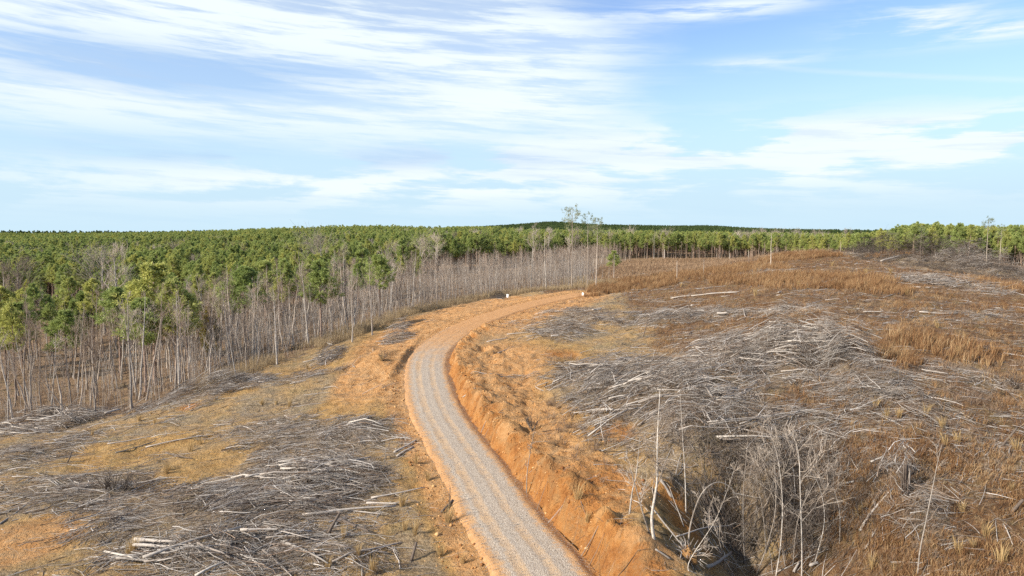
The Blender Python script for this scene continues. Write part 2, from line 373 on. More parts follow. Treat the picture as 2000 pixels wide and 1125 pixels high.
# ------------------------------------------------------------------ ground masks
soil = np.zeros_like(GX); lit = np.zeros_like(GX); red = np.zeros_like(GX)
SOILP = [(60,1050,120,55,1.3),(230,885,140,32,.9),(330,945,80,32,.9),(430,890,90,26,.8),(700,792,95,22,.9),(735,735,65,30,1.2),(560,728,90,12,.9),(460,762,60,10,.9),
 (770,700,80,65,1.3),(810,650,110,26,1.5),(910,615,110,20,1.7),(1010,593,120,16,1.8),(1090,579,80,9,1.9),(690,690,60,14,1.0),(860,900,30,70,.9),(850,830,25,50,1.1),(800,940,60,18,.7),(840,880,40,30,.9),
 (1010,700,120,42,1.4),(960,740,85,50,1.4),(1090,690,60,16,1.0),(1050,850,85,80,1.0),(1140,860,80,45,.7),(1180,960,90,60,.8),(1240,1080,100,65,1.2),(1320,1040,60,40,.6),(1370,1100,50,30,.9),
 (1010,640,60,18,.4),(1500,570,150,20,.2),(560,1040,60,10,.5),(740,990,50,15,.5),(330,860,110,14,.8),(1310,955,40,22,.8),(1170,800,60,25,.8)]
for px, py, rx, ry, w in SOILP:
    c, a, b = ell(px, py, rx, ry, GZ); soil += w * np.exp(-(((GX - c[0]) / a) ** 2 + ((GY - c[1]) / b) ** 2) ** 1.2)
for px, py, rx, ry, w in [(200,1090,150,14,.5),(370,795,30,8,1),(1200,850,50,25,.8),(1090,690,40,9,.7),(1340,1020,60,40,1),(1100,1060,60,60,.5),(1180,940,60,40,.6),(1240,985,50,30,.5),(1130,950,40,30,.4),(1700,720,80,40,.4),(1120,700,50,14,.5),(700,690,30,5,.6)]:
    c, a, b = ell(px, py, rx, ry, GZ); red += w * np.exp(-(((GX - c[0]) / a) ** 2 + ((GY - c[1]) / b) ** 2))
red += np.exp(-((RD - foot) / .45) ** 2) * (RS < 110) * 1.2 + bankm * .95 * (rill < .55) + .35 * bankm + .28 * goldm * (fbm(GX * .3, GY * .3, 75, 3) > .48)
soil += np.exp(-((RD + 3.2) / 1.5) ** 2) * 1.4 + np.exp(-((RD - 2.7) / .8) ** 2) * 1.2 + bankm * 1.3
for (c, a, b), p in zip(PW, PILES):
    q = ((GX - c[0]) / a) ** 2 + ((GY - c[1]) / b) ** 2; lit += (1.5 if p[7] == 'D' else 1.0) * p[5] * (.62 if p[7] == 'F' else .78) * np.exp(-q ** 1.3)  # D piles weigh more: the gully hollow's shade is painted into the ground
rgrass = sst(GX - 0.10 * GY, 3, 14) * CLEAR          # brown grass on the right-hand hill
far_grass = sst(GY, 130, 170)
grass = np.clip(np.maximum(rgrass * (0.35 + .65 * sst(GX - .02 * GY, 12, 24)), far_grass * CLEAR * (GX > 8)), 0, 1)
nz = fbm(GX * .35, GY * .35, 81, 4)
grass = np.clip(grass - soil * .9 - lit * .35 + (nz - .5) * .5 * (grass > .05), 0, 1)
tv = np.exp(-((RD + 2.9) / 1.3) ** 2) * 1.1 + np.exp(-((RD - 2.7) / .8) ** 2) * .8
for px, py, rx, ry, w in [(770,700,85,60,.9),(830,650,110,28,1.2),(930,612,120,22,1.6),(1030,592,120,17,1.8),(1100,579,80,9,1.8),(735,735,70,34,.9),(40,1060,110,50,1.2),(1000,700,110,36,.7),(960,745,80,50,.8),(1060,850,100,90,.7),(1170,950,110,70,.7),(1240,1080,120,80,.8)]:
    c, a, b = ell(px, py, rx, ry, GZ); tv = tv + w * np.exp(-(((GX - c[0]) / a) ** 2 + ((GY - c[1]) / b) ** 2))
tv = np.clip(tv, 0, 1.3)
def attr(me, name, arr):
    a = me.attributes.new(name, 'FLOAT_COLOR', 'POINT'); a.data.foreach_set('color', np.ascontiguousarray(arr, np.float32).ravel())

# ------------------------------------------------------------------ materials
def mat(name, rough=0.9, spec=0.2):
    m = bpy.data.materials.new(name); m.use_nodes = True; N = NT(m.node_tree)
    b = m.node_tree.nodes['Principled BSDF']; b.inputs['Roughness'].default_value = rough
    b.inputs['Specular IOR Level'].default_value = spec
    return m, N, b
def bump(N, b, h, strength, dist=0.1):
    nd = N.new('ShaderNodeBump'); nd.inputs['Strength'].default_value = strength; nd.inputs['Distance'].default_value = dist
    N.l.new(h, nd.inputs['Height']); N.l.new(nd.outputs[0], b.inputs['Normal'])
def ground_mat():
    m, N, b = mat('ground', 0.95, 0.1)
    tc = N.new('ShaderNodeTexCoord').outputs['Object']
    A = N.new('ShaderNodeAttribute', attribute_name='mask'); s = N.new('ShaderNodeSeparateColor'); N.l.new(A.outputs['Color'], s.inputs[0])
    B = N.new('ShaderNodeAttribute', attribute_name='mask2'); s2 = N.new('ShaderNodeSeparateColor'); N.l.new(B.outputs['Color'], s2.inputs[0])
    so, li, re = s.outputs; gr, fo, tvv = s2.outputs
    n_big = N.noise(tc, 0.22, 5, .6); n_mid = N.noise(tc, 1.1, 6, .65); n_fine = N.noise(tc, 6.0, 5, .7); n_vf = N.noise(tc, 22.0, 3, .7)
    mp = N.new('ShaderNodeMapping'); mp.inputs['Scale'].default_value = (0.9, 3.0, 2); mp.inputs['Rotation'].default_value = (0, 0, .25); N.l.new(tc, mp.inputs[0])
    n_st = N.noise(mp.outputs[0], 2.6, 6, .7)
    # dry stubble and bark litter between the slash
    duff = N.ramp(n_st, [(.25, (.10, .068, .044)), (.42, (.24, .17, .10)), (.58, (.38, .28, .17)), (.8, (.48, .40, .28))])
    gold = N.ramp(n_mid, [(.22, (.19, .10, .038)), (.38, (.34, .19, .068)), (.55, (.46, .275, .105)), (.8, (.58, .39, .19))])
    redc = N.ramp(n_mid, [(.25, (.20, .07, .022)), (.5, (.42, .17, .045)), (.75, (.58, .28, .085))])
    grc = N.ramp(N.m('ADD', N.m('MULTIPLY', n_fine, .45), N.m('MULTIPLY', n_mid, .55)), [(.3, (.055, .032, .02)), (.43, (.13, .068, .034)), (.54, (.20, .11, .052)), (.66, (.29, .19, .10)), (.78, (.26, .23, .19))])
    litc = N.ramp(n_st, [(.25, (.06, .042, .03)), (.45, (.19, .135, .09)), (.65, (.34, .26, .18)), (.8, (.44, .37, .29))])
    forc = N.ramp(n_fine, [(.28, (.12, .07, .04)), (.5, (.26, .165, .095)), (.7, (.42, .30, .19))])
    def wt(v, lo, hi, k=.9):
        t = N.m('ADD', v, N.m('MULTIPLY', N.m('SUBTRACT', N.m('ADD', N.m('MULTIPLY', n_mid, .6), N.m('MULTIPLY', n_fine, .4)), .5), k))
        return N.ss(t, lo, hi)
    c = N.mix(N.m('MULTIPLY', N.ss(n_big, .40, .58), .72), duff, gold)
    c = N.mix(wt(gr, .25, .6), c, grc)
    fresh = N.ramp(n_mid, [(.22, (.28, .125, .042)), (.42, (.48, .24, .09)), (.6, (.59, .33, .145)), (.8, (.67, .43, .23))])
    c = N.mix(wt(so, .22, .72, 1.1), c, N.mix(wt(tvv, .2, .7, .6), gold, fresh))
    c = N.mix(N.m('MULTIPLY', wt(li, .35, .85, 1.0), .85), c, litc)
    c = N.mix(N.m('MULTIPLY', wt(re, .35, .9, .8), .85), c, redc)
    patch = N.ss(N.noise(tc, .55, 6, .72), .50, .60); c = N.mix(N.m('MULTIPLY', N.m('MULTIPLY', patch, N.m('SUBTRACT', 1.0, N.m('MULTIPLY', N.ss(tvv, .9, 1.25), .8))), N.m('MULTIPLY', N.ss(so, .2, .8), .45)), c, (.20, .125, .065))
    c = N.mix(fo, c, forc)
    olive = N.mix(N.m('MULTIPLY', N.ss(N.noise(tc, .45, 4, .6), .5, .68), N.m('SUBTRACT', .35, N.m('MULTIPLY', N.ss(tvv, .1, .5), .3))), c, (.24, .19, .08))
    spk = N.m('SUBTRACT', 1.0, N.m('MULTIPLY', N.ss(so, .3, .9), .5))
    c = N.mix(N.m('MULTIPLY', N.m('MULTIPLY', N.ss(n_vf, .62, .72), .35), spk), olive, (.52, .43, .32))
    c = N.mix(N.m('MULTIPLY', N.m('MULTIPLY', N.ss(n_vf, .45, .34), .55), spk), c, (.07, .045, .03))
    scr = N.m('MULTIPLY', N.ss(N.m('ADD', N.m('MULTIPLY', n_st, .6), N.m('MULTIPLY', n_big, .4)), .52, .62), .55)
    c = N.mix(N.m('MULTIPLY', N.m('MULTIPLY', scr, N.m('SUBTRACT', 1.0, fo)), N.m('SUBTRACT', 1.0, N.m('MULTIPLY', N.ss(so, .5, 1.4), .6))), c, duff)
    N.l.new(c, b.inputs['Base Color'])
    h = N.m('ADD', N.m('MULTIPLY', n_mid, 1.2), N.m('MULTIPLY', n_fine, .42)); bump(N, b, h, 1.0, .6)
    return m
def gravel_mat():
    m, N, b = mat('gravel', 0.9, 0.25)
    tc = N.new('ShaderNodeTexCoord'); o = tc.outputs['Object']; uv = tc.outputs['UV']
    sp = N.new('ShaderNodeSeparateXYZ'); N.l.new(uv, sp.inputs[0]); u, v = sp.outputs[0], sp.outputs[1]   # u = metres across, v = metres along
    vo = N.new('ShaderNodeTexVoronoi'); vo.inputs['Scale'].default_value = 19.0; N.l.new(o, vo.inputs['Vector'])
    s = N.new('ShaderNodeSeparateColor'); N.l.new(vo.outputs['Color'], s.inputs[0])
    stone = N.ramp(s.outputs[0], [(.0, (.22, .185, .15)), (.35, (.32, .275, .225)), (.7, (.41, .36, .30)), (1, (.53, .475, .405))])
    n1 = N.noise(o, .5, 5, .6); n2 = N.noise(o, 2.2, 6, .7); n3 = N.noise(o, 14, 3, .7)
    dust = N.ramp(n2, [(.3, (.42, .25, .125)), (.55, (.52, .335, .18)), (.8, (.58, .41, .25))])
    uu = N.m('ADD', u, N.m('MULTIPLY', N.m('SUBTRACT', n1, .5), .7))
    def band(c, w): return N.ss(N.m('ABSOLUTE', N.m('SUBTRACT', uu, c)), w, w * .35)
    d = N.m('MAXIMUM', N.m('MAXIMUM', band(-.95, .60), N.m('MULTIPLY', band(.62, .55), .9)), N.m('MULTIPLY', band(-1.8, .4), .7))
    edge = N.ss(N.m('ADD', N.m('ABSOLUTE', u), N.m('MULTIPLY', N.m('SUBTRACT', n2, .5), 1.8)), 1.55, 2.35)
    upm = N.ss(N.m('ADD', v, N.m('MULTIPLY', n1, 26.0)), 62.0, 90.0)
    d = N.m('MAXIMUM', N.m('MULTIPLY', d, N.m('ADD', .18, N.m('MULTIPLY', n1, .85))), N.m('MAXIMUM', edge, upm), clamp=True)
    d2 = N.ss(N.m('ADD', d, N.m('ADD', N.m('MULTIPLY', N.m('SUBTRACT', n3, .5), .7), N.m('MULTIPLY', N.m('SUBTRACT', n2, .5), 1.0))), .15, .95)
    c = N.mix(N.m('ADD', .22, N.m('MULTIPLY', d2, .74)), stone, dust)
    fr = N.ramp(n2, [(.25, (.34, .16, .055)), (.5, (.48, .245, .098)), (.75, (.58, .34, .16))]); c = N.mix(N.m('MAXIMUM', N.m('MULTIPLY', edge, .9), upm), c, fr)
    N.l.new(c, b.inputs['Base Color'])
    bump(N, b, N.m('ADD', N.m('MULTIPLY', vo.outputs['Distance'], -.7), n2), .6, .08)
    return m
def wood_mat(name, stops, seed=0.0):
    """weathered sticks: one tone per piece, streaked"""
    m, N, b = mat(name, 0.85, 0.2)
    g = N.new('ShaderNodeNewGeometry').outputs['Random Per Island']
    tc = N.new('ShaderNodeTexCoord').outputs['Object']
    n = N.noise(tc, 9.0, 4, .7)
    c = N.ramp(N.m('FRACT', N.m('ADD', g, seed)), stops)
    c = N.mix(1.0, c, N.ramp(n, [(.3, (.62, .60, .58)), (.6, (1, 1, 1)), (.75, (1.15, 1.12, 1.08))]), 'MULTIPLY')
    N.l.new(c, b.inputs['Base Color']); bump(N, b, n, .5, .02)
    return m
def bark_mat(name, lo, hi, sc=(8, 8, 1.5)):
    m, N, b = mat(name, 0.9, 0.15)
    tc = N.new('ShaderNodeTexCoord').outputs['Object']
    r = N.new('ShaderNodeObjectInfo').outputs['Random']
    mp = N.new('ShaderNodeMapping'); mp.inputs['Scale'].default_value = sc; N.l.new(tc, mp.inputs[0])
    n = N.noise(mp.outputs[0], 1.0, 5, .7)
    c = N.mix(N.ss(n, .3, .7), lo, hi)
    c = N.mix(1.0, c, N.ramp(r, [(0, (.55, .50, .46)), (.5, (.95, .92, .88)), (1, (1.25, 1.22, 1.18))]), 'MULTIPLY')
    N.l.new(c, b.inputs['Base Color']); bump(N, b, n, .4, .03)
    return m
def needle_mat(name, a, bcol, c3):
    m, N, b = mat(name, 0.7, 0.25)
    g = N.new('ShaderNodeNewGeometry').outputs['Random Per Island']; r = N.new('ShaderNodeObjectInfo').outputs['Random']
    tc = N.new('ShaderNodeTexCoord').outputs['Object']; n = N.noise(tc, .7, 3, .6)
    c = N.ramp(N.m('ADD', N.m('MULTIPLY', g, .5), N.m('MULTIPLY', n, .5)), [(.2, a), (.5, bcol), (.8, c3)])
    c = N.mix(1.0, c, N.ramp(r, [(0, (.80, .86, .78)), (.35, (.95, .98, .9)), (.7, (1.1, 1.05, .95)), (1, (1.35, 1.18, 1.0))]), 'MULTIPLY')
    N.l.new(c, b.inputs['Base Color'])
    tr = N.new('ShaderNodeBsdfTranslucent'); N.l.new(c, tr.inputs[0]); mx = N.new('ShaderNodeMixShader'); mx.inputs[0].default_value = .38
    out = [x for x in m.node_tree.nodes if x.type == 'OUTPUT_MATERIAL'][0]
    N.l.new(b.outputs[0], mx.inputs[1]); N.l.new(tr.outputs[0], mx.inputs[2]); N.l.new(mx.outputs[0], out.inputs[0])
    return m
def grass_mat(name, stops):
    m, N, b = mat(name, 0.85, 0.15)
    g = N.new('ShaderNodeNewGeometry').outputs['Random Per Island']
    tc = N.new('ShaderNodeTexCoord').outputs['Object']; n = N.noise(tc, .22, 4, .65)
    c = N.ramp(N.m('ADD', N.m('MULTIPLY', g, .4), N.m('MULTIPLY', n, .6)), stops)
    N.l.new(c, b.inputs['Base Color'])
    tr = N.new('ShaderNodeBsdfTranslucent'); N.l.new(c, tr.inputs[0]); mx = N.new('ShaderNodeMixShader'); mx.inputs[0].default_value = .3
    out = [x for x in m.node_tree.nodes if x.type == 'OUTPUT_MATERIAL'][0]
    N.l.new(b.outputs[0], mx.inputs[1]); N.l.new(tr.outputs[0], mx.inputs[2]); N.l.new(mx.outputs[0], out.inputs[0])
    return m
M_GROUND, M_GRAVEL = ground_mat(), gravel_mat()
GREY = [(0, (.045, .033, .025)), (.24, (.13, .092, .066)), (.36, (.30, .205, .14)), (.48, (.27, .225, .185)), (.70, (.37, .33, .29)), (.88, (.52, .47, .42)), (1, (.72, .64, .57))]
M_STICK = wood_mat('weathered_slash', GREY)
M_LOGW = wood_mat('peeled_log', [(0, (.28, .23, .19)), (.5, (.44, .38, .325)), (1, (.60, .53, .45))])
M_LOGD = wood_mat('dark_log', [(0, (.07, .05, .04)), (.6, (.15, .115, .09)), (1, (.24, .20, .165))])
M_TWIG = wood_mat('fine_slash', [(0, (.08, .06, .045)), (.3, (.19, .145, .11)), (.45, (.31, .22, .15)), (.6, (.31, .265, .225)), (1, (.50, .45, .40))])
M_DARKTWIG = wood_mat('dark_slash', [(0, (.05, .038, .03)), (.6, (.13, .10, .08)), (1, (.26, .22, .18))])  # dark wood; on the gully brush this tone also paints in shade
M_BARK = bark_mat('grey_bark', (.27, .22, .175), (.54, .465, .39))
M_BIRCH = bark_mat('pale_bark', (.27, .235, .20), (.58, .53, .47), (6, 6, 5))
M_CROWN = bark_mat('twig_bark', (.23, .17, .125), (.44, .35, .28))
M_PBARK = bark_mat('pine_bark', (.20, .135, .10), (.38, .28, .22))
M_NEED = needle_mat('pine_needles', (.19, .235, .075), (.385, .43, .13), (.52, .54, .22))
M_NEEDF = needle_mat('far_needles', (.05, .085, .035), (.10, .145, .05), (.16, .20, .075))
M_NEEDT = needle_mat('thin_needles', (.17, .19, .10), (.26, .28, .15), (.36, .37, .21))
M_CEDAR = needle_mat('cedar_foliage', (.07, .07, .008), (.16, .14, .015), (.26, .21, .03))
M_GRASS = grass_mat('broomsedge', [(.25, (.11, .055, .028)), (.40, (.22, .112, .052)), (.52, (.33, .178, .08)), (.64, (.44, .28, .135)), (.8, (.56, .42, .25))])
M_STRAW = grass_mat('straw', [(.2, (.36, .23, .10)), (.6, (.54, .38, .18)), (.9, (.68, .53, .30))])
M_EDGEG = grass_mat('edge_grass', [(.25, (.26, .18, .10)), (.5, (.42, .31, .18)), (.8, (.56, .44, .27))])
M_FARG = grass_mat('valley_grass', [(.25, (.24, .14, .08)), (.5, (.38, .25, .15)), (.8, (.50, .36, .22))])
M_SHRUB = grass_mat('leafless_shrub', [(.2, (.15, .09, .06)), (.5, (.29, .20, .135)), (.8, (.44, .34, .24))])

# ------------------------------------------------------------------ ground and road objects
ny, nx = GX.shape
idx = np.arange(ny * nx).reshape(ny, nx)
Q = np.stack([idx[:-1, :-1], idx[:-1, 1:], idx[1:, 1:], idx[1:, :-1]], -1).reshape(-1, 4)
me = mesh_np('ground', np.stack([GX, GY, GZ], -1), Q, mats=[M_GROUND], smooth=True)
attr(me, 'mask', np.stack([np.clip(soil, 0, 1.5), np.clip(lit, 0, 1.3), np.clip(red, 0, 1.3), np.ones_like(GX)], -1))
attr(me, 'mask2', np.stack([grass, 1.0 - CLEAR, tv, np.ones_like(GX)], -1))
tag(link('ground', me), 'orange clay and slash strewn ground of the felled hillside', 'ground', kind='structure')
us = np.linspace(-3.1, 3.1, 49); SS_ = np.arange(0, len(RC), 1)
wv = (vnoise(rs * .5, rs * 0, 5) - .5) * .25
RU = us[None, :] * (1 + 0 * rs[:, None]) + wv[:, None] * np.abs(us[None, :]) / 2.7
RXm = RC[:, 0][:, None] + RN[:, 0][:, None] * RU; RYm = RC[:, 1][:, None] + RN[:, 1][:, None] * RU
hz = .05 * (1 - (us / 2.75) ** 2)
for c0 in (-.95, .55): hz = hz - .018 * np.exp(-((us - c0) / .2) ** 2) + .012 * np.exp(-((np.abs(us - c0) - .38) / .12) ** 2)
RZm = RC[:, 2][:, None] + hz[None, :] + (fbm(RXm * 1.4, RYm * 1.4, 91, 3) - .5) * .06 - 0.34 * sst(np.abs(RU), 2.1 + .5 * (fbm(RXm * .9, RYm * .9, 93, 2) - .5), 3.1)
i2 = np.arange(RXm.size).reshape(RXm.shape)
Q = np.stack([i2[:-1, :-1], i2[:-1, 1:], i2[1:, 1:], i2[1:, :-1]], -1).reshape(-1, 4)
me = mesh_np('gravel_road', np.stack([RXm, RYm, RZm], -1), Q, mats=[M_GRAVEL], smooth=True)
uvl = me.uv_layers.new(name='UVMap'); li = np.empty(len(me.loops), np.int32); me.loops.foreach_get('vertex_index', li)
uvv = np.stack([RU, np.broadcast_to(rs[:, None], RU.shape)], -1).reshape(-1, 2)[li]; uvl.data.foreach_set('uv', uvv.astype(np.float32).ravel())
tag(link('gravel_road', me), 'pale gravel road with two orange wheel tracks curving over the hill', 'road', kind='structure')
# ------------------------------------------------------------------ trees
def unit(v): return v / (np.linalg.norm(v, axis=-1, keepdims=True) + 1e-9)
def poly_at(P, t):
    """points and tangents on polylines P (N,K,3) at parameter t (N,m)"""
    K = P.shape[1]; f = t * (K - 1); i = np.clip(f.astype(int), 0, K - 2); w = (f - i)[..., None]
    n = np.arange(len(P))[:, None]
    return P[n, i] * (1 - w) + P[n, i + 1] * w, unit(P[n, i + 1] - P[n, i])
def shoots(rg, P, Rp, per, t0, t1, lenf, ang, K, curve, rfac, jit=.08, up=.3, lev=None):
    """per children on every polyline; returns their polylines and radii"""
    n = len(P); t = np.sort(rg.uniform(t0, t1, (n, per)), 1)
    if lev: st_ = (t1 - t0) / lev; t = np.clip(t0 + np.round((t - t0) / st_) * st_ + rg.normal(0, st_ * .10, t.shape), t0, t1)
    b, tg = poly_at(P, t)
    L = lenf(t, rg.uniform(.7, 1.25, (n, per)), np.linalg.norm(P[:, -1] - P[:, 0], axis=1)[:, None])
    r = unit(rg.normal(size=(n, per, 3))); side = unit(np.cross(tg, r)); a = rg.uniform(ang[0], ang[1], (n, per))[..., None]
    d = unit(tg * np.cos(a) + side * np.sin(a)); s = np.linspace(0, 1, K)
    out = b[:, :, None, :] + d[:, :, None, :] * (s[None, None, :, None] * L[..., None, None])
    out[..., 2] += up * L[..., None] * s ** 2
    out += np.cumsum(rg.normal(0, jit, out.shape) * (L[..., None, None] / K), 2) * (s > 0)[None, None, :, None]
    rad = np.interp(t, np.linspace(0, 1, Rp.shape[1]), Rp.mean(0))[..., None] * rfac * (1 - .8 * s)
    return out.reshape(-1, K, 3), np.maximum(rad.reshape(-1, K), .006)
def trunk_line(rg, Ht, r0, lean=.03, bend=.02, K=11):
    s = np.linspace(0, 1, K); P = np.zeros((1, K, 3)); P[0, :, 2] = s * Ht
    a = rg.uniform(0, 6.28); P[0, :, 0] = np.cos(a) * lean * Ht * s; P[0, :, 1] = np.sin(a) * lean * Ht * s
    w = np.cumsum(rg.normal(0, bend * Ht / K, (K, 2)), 0); P[0, :, :2] += w * (s > 0)[:, None]
    return P, (r0 * (1 - s) ** .75 + .012)[None] * np.where(s < .04, 1.35, 1)[None]
def hardwood(seed, Ht, r0, base=.45, wide=.32, n1=13, n2=6, n3=4, lean=.03, tw=.011, angs=(.45, .95), bend=.03):
    rg = np.random.default_rng(seed); T, Tr = trunk_line(rg, Ht, r0, lean, bend)
    tv_, tq = tubes(T, Tr, 7)
    f1 = lambda t, j, L: Ht * wide * j * (1.15 - t) / .7
    b1, r1 = shoots(rg, T, Tr, n1, base, .98, f1, angs, 6, 0, .55, .12, .25)
    f2 = lambda t, j, L: L * .5 * j
    b2, r2 = shoots(rg, b1, r1, n2, .25, .98, f2, (.4, .9), 4, 0, .6, .12, .15)
    b3, r3 = shoots(rg, b2, r2, n3, .2, 1.0, f2, (.35, .9), 3, 0, .6, .12, .1)
    r3 = np.maximum(r3, tw); r2 = np.maximum(r2, tw * 1.4)
    v, q, _ = join([tubes(b1, r1, 5), tubes(b2, r2, 3), tubes(b3, r3, 3)])
    return (tv_, tq), (v, q)
def needles(rg, C, D, n, ln, wd):
    """n flat needle sprays round every point C"""
    c = np.repeat(C, n, 0); d = unit(np.repeat(D, n, 0) * .7 + rg.normal(0, .75, (len(c), 3)) + np.array([0, 0, .25]))
    w = unit(np.cross(d, rg.normal(size=d.shape))) * wd
    l = (ln * rg.uniform(.6, 1.3, (len(c), 1)))
    c = c + rg.normal(0, .08, c.shape)
    V = np.stack([c - w * .5, c + d * l * .55 - w, c + d * l, c + d * l * .55 + w], 1).reshape(-1, 3)
    return V, np.arange(len(V)).reshape(-1, 4)
def pine(seed, Ht, r0, base=.5, wide=.13, n1=34, n2=5, nn=7, ln=.42, wd=.085, dead=6, sparse=1.0, shape=.8):
    rg = np.random.default_rng(seed); T, Tr = trunk_line(rg, Ht, r0, .015, .012)
    tv_, tq = tubes(T, Tr, 7)
    f1 = lambda t, j, L: Ht * wide * j * (np.clip((1.06 - t) / (1.06 - base), 0, 1) ** shape) * (.55 + .45 * sst(t, base - .05, base + .2))
    b1, r1 = shoots(rg, T, Tr, n1, base, .985, f1, (1.05, 1.5), 5, 0, .35, .12, .22, lev=max(5, int(n1 / 5.5)))
    f2 = lambda t, j, L: L * .45 * j
    b2, r2 = shoots(rg, b1, r1, n2, .3, 1.0, f2, (.4, .9), 3, 0, .6, .1, .2)
    dd, dr = shoots(rg, T, Tr, max(dead, 1), base * .45, base, lambda t, j, L: Ht * .07 * j, (1.1, 1.6), 3, 0, .25, .1, 0)
    pts = np.concatenate([b2[:, 1], b2[:, 2], b1[:, -1], (b2[:, 1] + b2[:, 2]) / 2])
    dr_ = unit(np.concatenate([b2[:, 2] - b2[:, 0], b2[:, 2] - b2[:, 0], b1[:, -1] - b1[:, -2], b2[:, 2] - b2[:, 0]]))
    k = rg.random(len(pts)) < sparse
    nv, nq = needles(rg, pts[k], dr_[k], nn, ln, wd)
    v, q, mi = join([tubes(b1, np.maximum(r1, .012), 4) + (0,), tubes(dd, np.maximum(dr, .012), 3) + (0,), (nv, nq, 1)])
    return (tv_, tq), (v, q, mi)
PROTO = {}
def proto(kind, n, fn, tm, cm):
    L = []
    for k in range(n):
        t, c = fn(k)
        L.append((mesh_np(kind + '_trunk', t[0], t[1], mats=[tm], smooth=True), mesh_np(kind + '_crown', c[0], c[1], mats=cm, mat_idx=c[2] if len(c) > 2 else None)))
    PROTO[kind] = L
proto('pole', 6, lambda k: hardwood(100 + k, 14 if k < 5 else 9, .085 + .012 * k, .48 if k < 5 else .7, .17 if k < 5 else .06, 9 if k < 5 else 3, 5, 3, .03 + .012 * k, .010, (.35, .8), .075), M_BARK, [M_CROWN])
proto('birch', 4, lambda k: hardwood(200 + k, 14, .13, .5, .20, 10, 5, 3, .03, .010, (.35, .85), .03), M_BIRCH, [M_BARK])
proto('oak', 3, lambda k: hardwood(300 + k, 16, .24, .42, .36, 15, 7, 5, .02, .013, (.45, 1.0), .02), M_BIRCH, [M_BARK])
proto('pine', 6, lambda k: pine(400 + k, 16, .16, .50 + .03 * (k % 3), .16, 44, 6, 10, .38, .055, 8, .85, .9), M_PBARK, [M_PBARK, M_NEED])
proto('bushy', 3, lambda k: pine(500 + k, 14, .16, .40 + .05 * k, .205, 62, 7, 11, .36, .05, 8, .85, 1.0), M_PBARK, [M_PBARK, M_NEED])
proto('tall', 3, lambda k: pine(600 + k, 22, .17, .70, .16, 30, 5, 6, .36, .05, 14, .5), M_BARK, [M_BARK, M_NEEDT])
proto('cedar', 1, lambda k: pine(700, 9, .10, .12, .17, 60, 6, 9, .28, .07, 0, 1, 1.0), M_PBARK, [M_PBARK, M_CEDAR])
proto('farp', 4, lambda k: pine(800 + k, 16, .17, .50, .16, 16, 4, 5, .62, .17, 1), M_PBARK, [M_PBARK, M_NEED])
proto('farb', 2, lambda k: pine(850 + k, 16, .17, .45, .19, 12, 3, 5, 1.1, .34, 1), M_PBARK, [M_PBARK, M_NEEDF])
def tree(name, kind, k, x, y, sc, label, cat='tree', group=None, rz=None, z=None, tilt=None):
    tm, cm = PROTO[kind][k % len(PROTO[kind])]
    o = bpy.data.objects.new(name, None); COL.objects.link(o); o.empty_display_size = .3
    zz = float(H(np.array([x]), np.array([y]))[0]) if z is None else z
    o.location = (x, y, zz - .15); o.scale = (sc, sc, sc)
    o.rotation_euler = (tilt[0] if tilt else 0, tilt[1] if tilt else 0, float(R.uniform(0, 6.28)) if rz is None else rz)
    tag(o, label, cat, group)
    t = link('trunk', tm, o); c = link('crown', cm, o)
    return o
